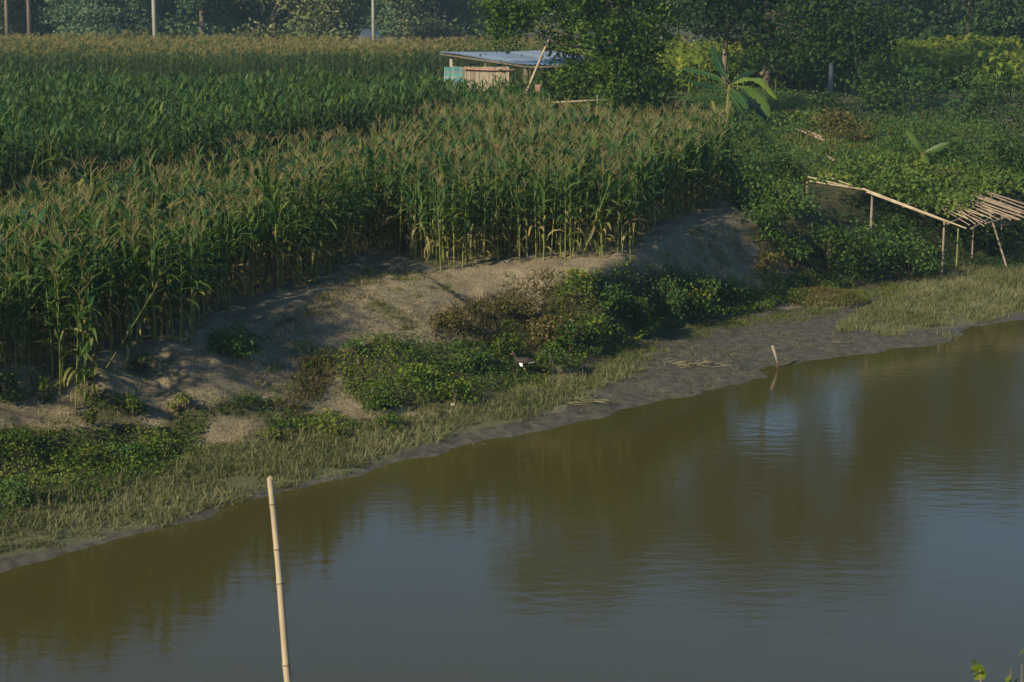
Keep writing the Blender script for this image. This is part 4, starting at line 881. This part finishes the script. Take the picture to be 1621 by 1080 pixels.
# ------------------------------------------------------------------ bamboo trellis
def bpole(b, p0, p1, r=.03, n=7, segs=6, bend=0.0):
    r = r*1.05
    p0 = np.array(p0, float); p1 = np.array(p1, float); t = np.linspace(0, 1, segs*3+1); P_ = p0+(p1-p0)*t[:, None]; P_[:, 2] += bend*np.sin(t*math.pi)
    rad = r*(1-.25*t); rad = rad*np.where(np.arange(len(t)) % 3 == 0, 1.18, 1.0); b.tube(P_, rad, n); return b
p0 = unproj(1495, 440, z=.27); TO = np.array([p0[0], p0[1], .27]); tr = empty('bamboo_trellis', tuple(TO)); tag(tr, 'long low bamboo trellis on posts above the mud flat at the right', 'trellis')
POSTS = [(1495, 440, 52.2, 350, .036, M_bamboo2), (1517, 431, 53.3, 362, .030, M_bambg), (1541, 421, 54.6, 362, .028, M_bamboo2), (1564, 414, 55.6, 358, .026, M_bamboo2), (1587, 408, 56, 330, .03, M_bamboo2), (1608, 392, 57.5, 338, .024, M_bambg),
         (1381, 400, 53.2, 306, .042, M_bamboo2), (1278, 360, 53.8, 288, .036, M_bamboo2), (1640, 380, 58, 335, .03, M_bamboo2)]
for (uu, vb, yy, vt, rad, mm) in POSTS:
    top = unproj(uu, vt, y=yy); g = float(height(top[0], yy)); bpole(MB(), np.array([top[0], yy, g-.25])-TO, top-TO, rad).build('post', mm, tr)
q0 = unproj(1562, 322, y=55.2); q1 = unproj(1594, 424, z=.3); bpole(MB(), q1-TO, q0-TO, .03).build('prop', M_bamboo2, tr)
E_ = [((1279, 280, 53.6), (1345, 296, 53.2), .022), ((1282, 287, 53.5), (1372, 301, 53.1), .024), ((1366, 299, 53.1), (1530, 362, 51.0), .026), ((1372, 304, 53.0), (1500, 352, 51.4), .022), ((1300, 277, 54.4), (1350, 294, 53.6), .022)]
for a, b_, rad in E_: bpole(MB(), unproj(a[0], a[1], y=a[2])-TO, unproj(b_[0], b_[1], y=b_[2])-TO, rad).build('edge_pole', M_bamboo, tr)
def deck(u, v):   # trellis roof: a sloping plane, flatter at the right
    d = unproj(u, v, y=1.0)-np.array([0, 0, CAM_H]); 
    for y in np.arange(48, 66, .05):
        X = d*y; z = CAM_H+X[2]; pl = max(1.86-.28*(X[0]-12.1)+.12*(y-52), 1.75+.08*(y-52)); 
        if z < pl: return np.array([X[0], y, pl])
    return np.array([d[0]*60, 60, CAM_H+d[2]*60])
for i in range(13):   # purlins lying across the roof at its bare right end
    f = i/12; a = (1478+40*f+rng.uniform(-14, 14), 322-2*f*8+rng.uniform(-6, 8)); b_ = (1535+95*f*.8+rng.uniform(-26, 14), 356-14*f+rng.uniform(-10, 8))
    bpole(MB(), deck(*a)+[0, 0, .02+.02*(i % 3)]-TO, deck(*b_)+[0, 0, .02+.02*((i+1) % 3)]-TO, rng.uniform(.014, .024), 5).build('purlin', M_bamboo if i % 3 else M_bamboo2, tr)
for a, b_ in (((1540, 300), (1640, 333)), ((1538, 308), (1632, 342)), ((1546, 316), (1615, 341)), ((1552, 324), (1632, 352)), ((1540, 312), (1606, 336)), ((1556, 334), (1612, 352)), ((1530, 316), (1600, 352)), ((1545, 303), (1630, 336)), ((1560, 318), (1640, 349))):
    bpole(MB(), deck(*a)+[0, 0, .06]-TO, deck(*b_)+[0, 0, .06]-TO, .024, 6).build('purlin', M_bamboo2, tr)
for a, b_ in (((1538, 360), (1600, 325)), ((1560, 352), (1640, 330)), ((1330, 292), (1480, 262)), ((1430, 325), (1560, 285)), ((1500, 352), (1600, 310))):
    bpole(MB(), deck(*a)-[0, 0, .05]-TO, deck(*b_)-[0, 0, .05]-TO, .028, 6).build('crossbeam', M_bamboo2, tr)
# vine on the trellis
VP = [[(1292, 282), (1335, 268), (1380, 256), (1500, 254), (1600, 268), (1640, 285), (1610, 300), (1570, 305), (1540, 318), (1500, 340), (1420, 312), (1375, 299)]]
n = 16000; uu = rng.uniform(1290, 1645, n); vv = rng.uniform(252, 345, n); k = inpoly(uu+rng.normal(0, 6, n), vv+rng.normal(0, 4, n), VP[0]); uu, vv = uu[k], vv[k]
dd = []
cache = {}
for a, b_ in zip(uu, vv):
    key = (round(a/6), round(b_/3))
    if key not in cache: cache[key] = deck(key[0]*6, key[1]*3)
    dd.append(cache[key])
dd = np.array(dd); dd = dd+rng.normal(size=dd.shape)*[.12, .35, .02]; dd[:, 2] += rng.uniform(-.05, 1, len(dd))**2*.32*(.6+1.2*(fbm(dd[:, 0]*1.2, dd[:, 1]*1.2, 2)+.3))
vn = empty('climbing_vine', tuple(TO+[-3, 2, 1.8])); tag(vn, 'green leafy vine spread over the roof of the bamboo trellis', 'vine')
MB().add(*leaves(dd-(TO+[-3, 2, 1.8]), .14, .8, 1.0, .2, .45+.8*fbm(dd[:, 0], dd[:, 1], 2), .15)).build('foliage', leaf_mat('vine_leaf', [(.045, .085, .020), (.080, .130, .026), (.13, .17, .03), (.20, .20, .05)], .35), vn)
b = MB()
for i in range(8):
    k = rng.integers(0, len(dd), 2); b.tube([dd[k[0]]-(TO+[-3, 2, 1.8])-[0, 0, .1], (dd[k[0]]+dd[k[1]])/2-(TO+[-3, 2, 1.8])-[0, 0, .12], dd[k[1]]-(TO+[-3, 2, 1.8])-[0, 0, .1]], .012, 4)
b.build('stems', M_bark, vn)
# fallen bamboo on the terrace
for i, (a, b_, lb) in enumerate((((1240, 208), (1300, 236), 'fallen bamboo lying on the terrace above the trellis, upper one'), ((1250, 218), (1305, 242), 'fallen bamboo lying on the terrace above the trellis, lower one'), ((1308, 268), (1320, 276), 'short loose stick poking out of the growth left of the trellis roof'))):
    A = np.array(ground(*a)); B = np.array(ground(*b_)); A[2] += .45; B[2] += .45; thing_tube('fallen_bamboo', lb, 'bamboo', [A, (A+B)/2, B], .045, M_bamboo2)

# ------------------------------------------------------------------ sticks, pole, litter
thing_tube('stick', 'thin bent stick standing in the shallows at the tip of the mud spit', 'stick', [unproj(1232, 583, z=-.15)+[0, 0, 0], unproj(1232, 582, z=0.0), unproj(1229, 566, y=41.0), unproj(1223, 547, y=41.05)], [.03, .03, .033, .04], M_bamboo2, 7)
# big bamboo pole in the foreground
pt = unproj(426, 747, y=12.5); pb = unproj(457, 1080, y=12.3); dr = (pb-pt); end = pt+dr*(pt[2]+.6)/(pt[2]-pb[2])
L0 = np.linalg.norm(end-pt); axis = (end-pt)/L0; root = empty('bamboo_pole', tuple(end)); tag(root, 'thick pale bamboo pole with a slanted cut top, standing in the foreground water', 'pole')
cuts = [(425, 747), (428, 799), (436, 869), (441, 921), (451, 1045)]
nodes = [np.linalg.norm(unproj(a, b_, y=12.45)-pt) for a, b_ in cuts[1:]]; d_ = nodes[-1]
while d_ < L0: d_ += .5; nodes.append(d_)
tt = [0]; 
for nd in nodes: tt += [nd-.03, nd-.008, nd+.008, nd+.03]
tt = sorted(t for t in tt if t <= L0)+[L0]
rad = []
for t in tt:
    r0_ = .0205+.0055*min(t/1.4, 2.2)**.8; dn = min(abs(t-nd) for nd in nodes); rad.append(r0_*(1.10 if dn < .01 else 1.0))
P_ = [pt+axis*t-end for t in tt]
b = MB(); P2 = np.array(P_); P2[:, 0] += .006*np.sin(np.array(tt)*3.1); b.tube(P2, rad, 14, caps=False)
V = b.V[0]; ang = np.arange(14)/14*2*np.pi
off = V[:14]-P2[0]; lowside = off@np.array([1., 0, 0]); V[:14] += np.array(axis)*(.055*(lowside/.0185+1)*.5)[:, None]*np.where(True, 1, 1); V[:14] += 0
V[:14] = np.where((lowside < 0)[:, None], V[:14]+axis*(.045*(-lowside/.0185))[:, None], V[:14])
ctr = V[:14].mean(0); b.V[0] = np.concatenate([V, ctr[None]]); ci = len(V); b.n += 1
b.F[0] = np.concatenate([b.F[0], [(i, (i+1) % 14, ci, ci) for i in range(14)]]); b.var[0] = np.concatenate([b.var[0], np.full(14, .5)])
b.build('culm', M_bamboo, root)
for i, nd in enumerate(nodes[:4]):
    q = pt+axis*nd-end; q[0] += .006*math.sin(nd*3.1); rr_ = (.0205+.0055*min(nd/1.4, 2.2)**.8)*1.13; MB().tube([q-axis*.004, q+axis*.004], [rr_, rr_], 14, caps=False).build('node_ring', M_node, root)

M_white = rough_mat('white_plastic', [(.32, .33, .34), (.46, .47, .48)], 6, .5, .4)
def litter(u, v, w, lb, mat=M_white, dz=.02):
    x, y, z = ground(u, v); n = 5; X_, Y_ = np.meshgrid(np.linspace(-.5, .5, n), np.linspace(-.5, .5, n)); Z_ = .35*fbm(X_*3+u, Y_*3+v, 3)
    w *= .75; V = np.stack([X_*w, Y_*w*.6, Z_*w+.5*w*.3], -1).reshape(-1, 3); ii = np.arange(n*n).reshape(n, n); F = np.stack([ii[:-1, :-1], ii[:-1, 1:], ii[1:, 1:], ii[1:, :-1]], -1).reshape(-1, 4)
    V2 = np.concatenate([V, V-[0, 0, .004]]); o = MB().add(V2, np.concatenate([F, F[:, ::-1]+len(V)])).build('plastic_litter', mat, None, True, (x, y, z+dz)); o.rotation_euler = (.5, 0, rng.uniform(0, 3)); tag(o, lb, 'litter', 'white litter on the bank')
litter(600, 530, .12, 'white plastic scrap at the upper left of the middle bank growth', dz=.06)
litter(690, 650, .13, 'white crumpled scrap at the lower rim of the middle bank growth', dz=.05)
litter(717, 646, .10, 'smaller white scrap right of the crumpled one', dz=.05)
litter(961, 499, .16, 'white scrap caught in the bushes above the dry branch pile', dz=.5)
litter(180, 766, .13, 'pale scrap in the grass below the left bank clumps', dz=.05)
litter(1330, 449, .12, 'tiny pale scrap on the dry grass mound', dz=.2)
# dry branch piles on the mud
def pile(u, v, w, n, lb, mat, h=.08, cat='brushwood'):
    x, y, z = ground(u, v); root = empty('brushwood_pile', (x, y, z)); tag(root, lb, cat)
    for i in range(n):
        b = MB(); a = rng.normal(.3, .6); c = rng.normal(0, w*.28, 2); l = rng.uniform(.15, .5)*w; d = np.array([math.cos(a), math.sin(a)*.6, rng.normal(0, .15)])*l
        p0 = np.array([c[0], c[1]*.5, rng.uniform(.01, h)]); b.tube([p0-d/2, p0+[0, 0, rng.uniform(0, .04)], p0+d/2], [.005, .008, .003], 4, rng.random()); b.build('twig', mat, root)
M_straw = rough_mat('straw', [(.13, .105, .065), (.22, .18, .11)], 9, .9, .3)
pile(1092, 582, 1.1, 40, 'small heap of dry straw and twigs on the mud flat', M_straw, .12)
pile(925, 640, 1.2, 22, 'scattered dry twigs where the grass meets the mud', M_straw, .05)
pile(1335, 585-40, .8, 8, 'few twigs on the dark mud beside the water', M_wood, .04)
# dry grass mound by the shore grass
x, y, z = ground(1300, 476); n = 2600; th = rng.uniform(0, 6.28, n); rr = np.sqrt(rng.uniform(0, 1, n)); hx_ = np.cos(th)*rr*1.15; hy_ = np.sin(th)*rr*1.0; hz_ = .24*(1-rr**2)
md = empty('dry_grass_mound', (x, y, z)); tag(md, 'low mound topped with dry brown grass beside the green shore grass', 'mound')
nr = 16; V = [(0, 0, .24)]; 
for i in range(1, 7):
    for j in range(nr): r_ = i/6; a = j/nr*6.283; V.append((math.cos(a)*r_*1.15, math.sin(a)*r_, .24*(1-r_*r_)-.05*(i == 6)))
F = [(0, 1+j, 1+(j+1) % nr, 1+(j+1) % nr) for j in range(nr)]+[(1+(i-1)*nr+j, 1+i*nr+j, 1+i*nr+(j+1) % nr, 1+(i-1)*nr+(j+1) % nr) for i in range(1, 6) for j in range(nr)]
MB().add(V, F).build('earth', rough_mat('mound_earth', [(.10, .075, .05), (.18, .13, .09)], 5, .95, .6), md)
MB().add(*blades(hx_, hy_, hz_, .15, .007, .6, .9)).build('dry_grass', M_brush, md)
k = rr > .55; MB().add(*blades(hx_[k]+.03, hy_[k], hz_[k], .16, .008, .5, .9)).build('green_grass', M_lawn, md)

# ------------------------------------------------------------------ the bird
x, y, z = ground(829, 589)
bird = empty('farmyard_bird', (x, y, z), R(188)); tag(bird, 'dark brown farmyard bird with a white wing patch, foraging in the green weeds', 'bird')
M_bf = rough_mat('dark_feathers', [(.015, .011, .009), (.04, .03, .024), (.06, .045, .036)], 14, .6, .3)
M_bw = rough_mat('white_feathers', [(.62, .61, .58), (.80, .79, .76)], 10, .6, .3)
M_bk = rough_mat('beak_and_legs', [(.40, .20, .06), (.50, .30, .10)], 10, .5, .1)
# spine of rings: tail to beak, +X is forward
SPN = [(-.30, .215, .012, .010), (-.25, .225, .045, .018), (-.19, .235, .060, .035), (-.12, .235, .082, .075), (-.04, .225, .100, .100), (.04, .225, .100, .105), (.11, .245, .082, .088), (.16, .285, .055, .060), (.185, .330, .038, .040), (.20, .372, .032, .034), (.215, .400, .034, .035), (.245, .412, .028, .028), (.268, .410, .014, .014)]
n = 14; V = []; th = np.arange(n)/n*2*np.pi
for i, (sx_, sz_, ry_, rz_) in enumerate(SPN):
    a = SPN[max(0, i-1)]; c = SPN[min(len(SPN)-1, i+1)]; d = np.array([c[0]-a[0], c[1]-a[1]]); d /= np.linalg.norm(d); nn_ = np.array([-d[1], d[0]])
    for t in th: V.append((sx_+nn_[0]*rz_*math.sin(t), ry_*math.cos(t), sz_+nn_[1]*rz_*math.sin(t)))
F = [(i*n+j, i*n+(j+1) % n, (i+1)*n+(j+1) % n, (i+1)*n+j) for i in range(len(SPN)-1) for j in range(n)]
for e in (0, (len(SPN)-1)*n):
    for j in range(1, n-2, 2): F.append((e, e+j, e+j+1, e+j+2))
bd = MB().add(V, F).build('body', M_bf, bird)
MB().tube([(.262, 0, .410), (.285, 0, .405), (.305, 0, .396)], [.012, .009, .002], 8).build('beak', M_bk, bird)
MB().add([(.235, 0, .435), (.255, 0, .432), (.235, .004, .455), (.215, .004, .452), (.20, 0, .43), (.235, -.004, .455)], [(0, 1, 2, 3), (4, 0, 3, 3), (1, 0, 5, 5)]).build('comb', rough_mat('red_comb', [(.35, .04, .03), (.45, .07, .05)], 10, .5, .1), bird)
for s_ in (-1, 1):
    lg = MB(); lg.tube([(-.02, .04*s_, .17), (-.005, .045*s_, .10), (-.025, .045*s_, .055), (-.015, .045*s_, 0)], [.028, .016, .008, .008], 7)
    for da in (-.5, 0, .5, 3.1): lg.tube([(-.015, .045*s_, .004), (-.015+.05*math.cos(da), .045*s_+.05*math.sin(da), .002)], [.006, .003], 5)
    lg.build('leg', M_bk, bird)
    V = []; m_ = 9
    for i in range(m_):
        f = i/(m_-1); xx = .10-.34*f; hw = .085*math.sin(math.pi*min(1, .15+.85*f*.95))**.7*(1-.35*f); zc_ = .245+.01*f; yy_ = (.098 if f < .5 else .098-.10*(f-.5))*s_
        V += [(xx, yy_*.86, zc_+hw*.6), (xx, yy_*1.16, zc_), (xx-.01, yy_*1.06, zc_-hw*.7)]
    Fw_ = []
    for i in range(m_-1): Fw_ += [(3*i, 3*i+1, 3*i+4, 3*i+3), (3*i+1, 3*i+2, 3*i+5, 3*i+4)]
    wg = MB().add(V, Fw_).build('wing', M_bf, bird)
    V = [(.12, .098*s_, .215), (.05, .122*s_, .215), (.04, .112*s_, .145), (.09, .085*s_, .14), (-.09, .116*s_, .222), (-.24, .080*s_, .236), (-.24, .078*s_, .226), (-.09, .114*s_, .205)]
    V = V+[(a, b_+.012*s_, c_) for a, b_, c_ in V]
    MB().add(V, [(8, 9, 10, 11), (0, 1, 9, 8), (3, 2, 10, 11), (12, 13, 14, 15)]).build('white_patch', M_bw, wg)
    MB().tube([(.238, .026*s_, .418), (.238, .031*s_, .418)], [.006, .004], 6).build('eye', M_node, bird)
bird.scale = (.95, .95, .95)

# ------------------------------------------------------------------ foreground bush at the lower right corner
fx, fy = unproj(1600, 1080, y=8.2)[:2]; fz = float(height(fx, fy)); top = unproj(1600, 1042, y=8.2)[2]
fb = empty('foreground_bush', (fx+.12, fy, fz)); tag(fb, 'bright yellow-green bush tip peeking in at the lower right corner', 'bush')
H_ = top-fz; st = MB(); lf = MB()
tips = [unproj(1551, 1054, y=8.1)-np.array([fx+.12, fy, fz]), unproj(1600, 1057, y=8.2)-np.array([fx+.12, fy, fz]), unproj(1618, 1052, y=8.2)-np.array([fx+.12, fy, fz])]+[np.array([rng.normal(.15, .25), rng.normal(0, .2), H_*rng.uniform(.55, .96)]) for _ in range(14)]
for tp in tips:
    st.tube([(tp[0]*.2, tp[1]*.2, -.1), (tp[0]*.5, tp[1]*.5, tp[2]*.5), tp], [.014, .010, .003], 5)
    nl = 26 if tp is not tips[0] else 7; f = rng.uniform(.6, 1.0, nl) if tp is not tips[0] else rng.uniform(.975, 1, nl)
    C = np.array([tp[0]*.5, tp[1]*.5, tp[2]*.5])+(tp-np.array([tp[0]*.5, tp[1]*.5, tp[2]*.5]))*((f-.5)/.5)[:, None]+rng.normal(size=(nl, 3))*(.035 if tp is not tips[0] else .016); lf.add(*leaves(C, .075, .5, .8, .2, .6, .2))
lf.build('foliage', leaf_mat('bush_leaf', [(.05, .09, .01), (.11, .15, .015), (.18, .20, .02)], .4), fb); st.build('stems', M_bark, fb)

# ------------------------------------------------------------------ haze
hm = bpy.data.materials.new('haze'); hm.use_nodes = True; nt = hm.node_tree; nt.nodes.remove(nt.nodes['Principled BSDF'])
pv = nt.nodes.new('ShaderNodeVolumePrincipled'); pv.inputs['Color'].default_value = (.50, .74, 1.0, 1); pv.inputs['Density'].default_value = .00032; pv.inputs['Anisotropy'].default_value = 0.0
nt.links.new(pv.outputs[0], nt.nodes['Material Output'].inputs['Volume'])
HAZE = True
if HAZE: tag(MB().box((0, 1500, 24), (5200, 4300, 54)).build('haze', hm, None, False), kind='stuff')
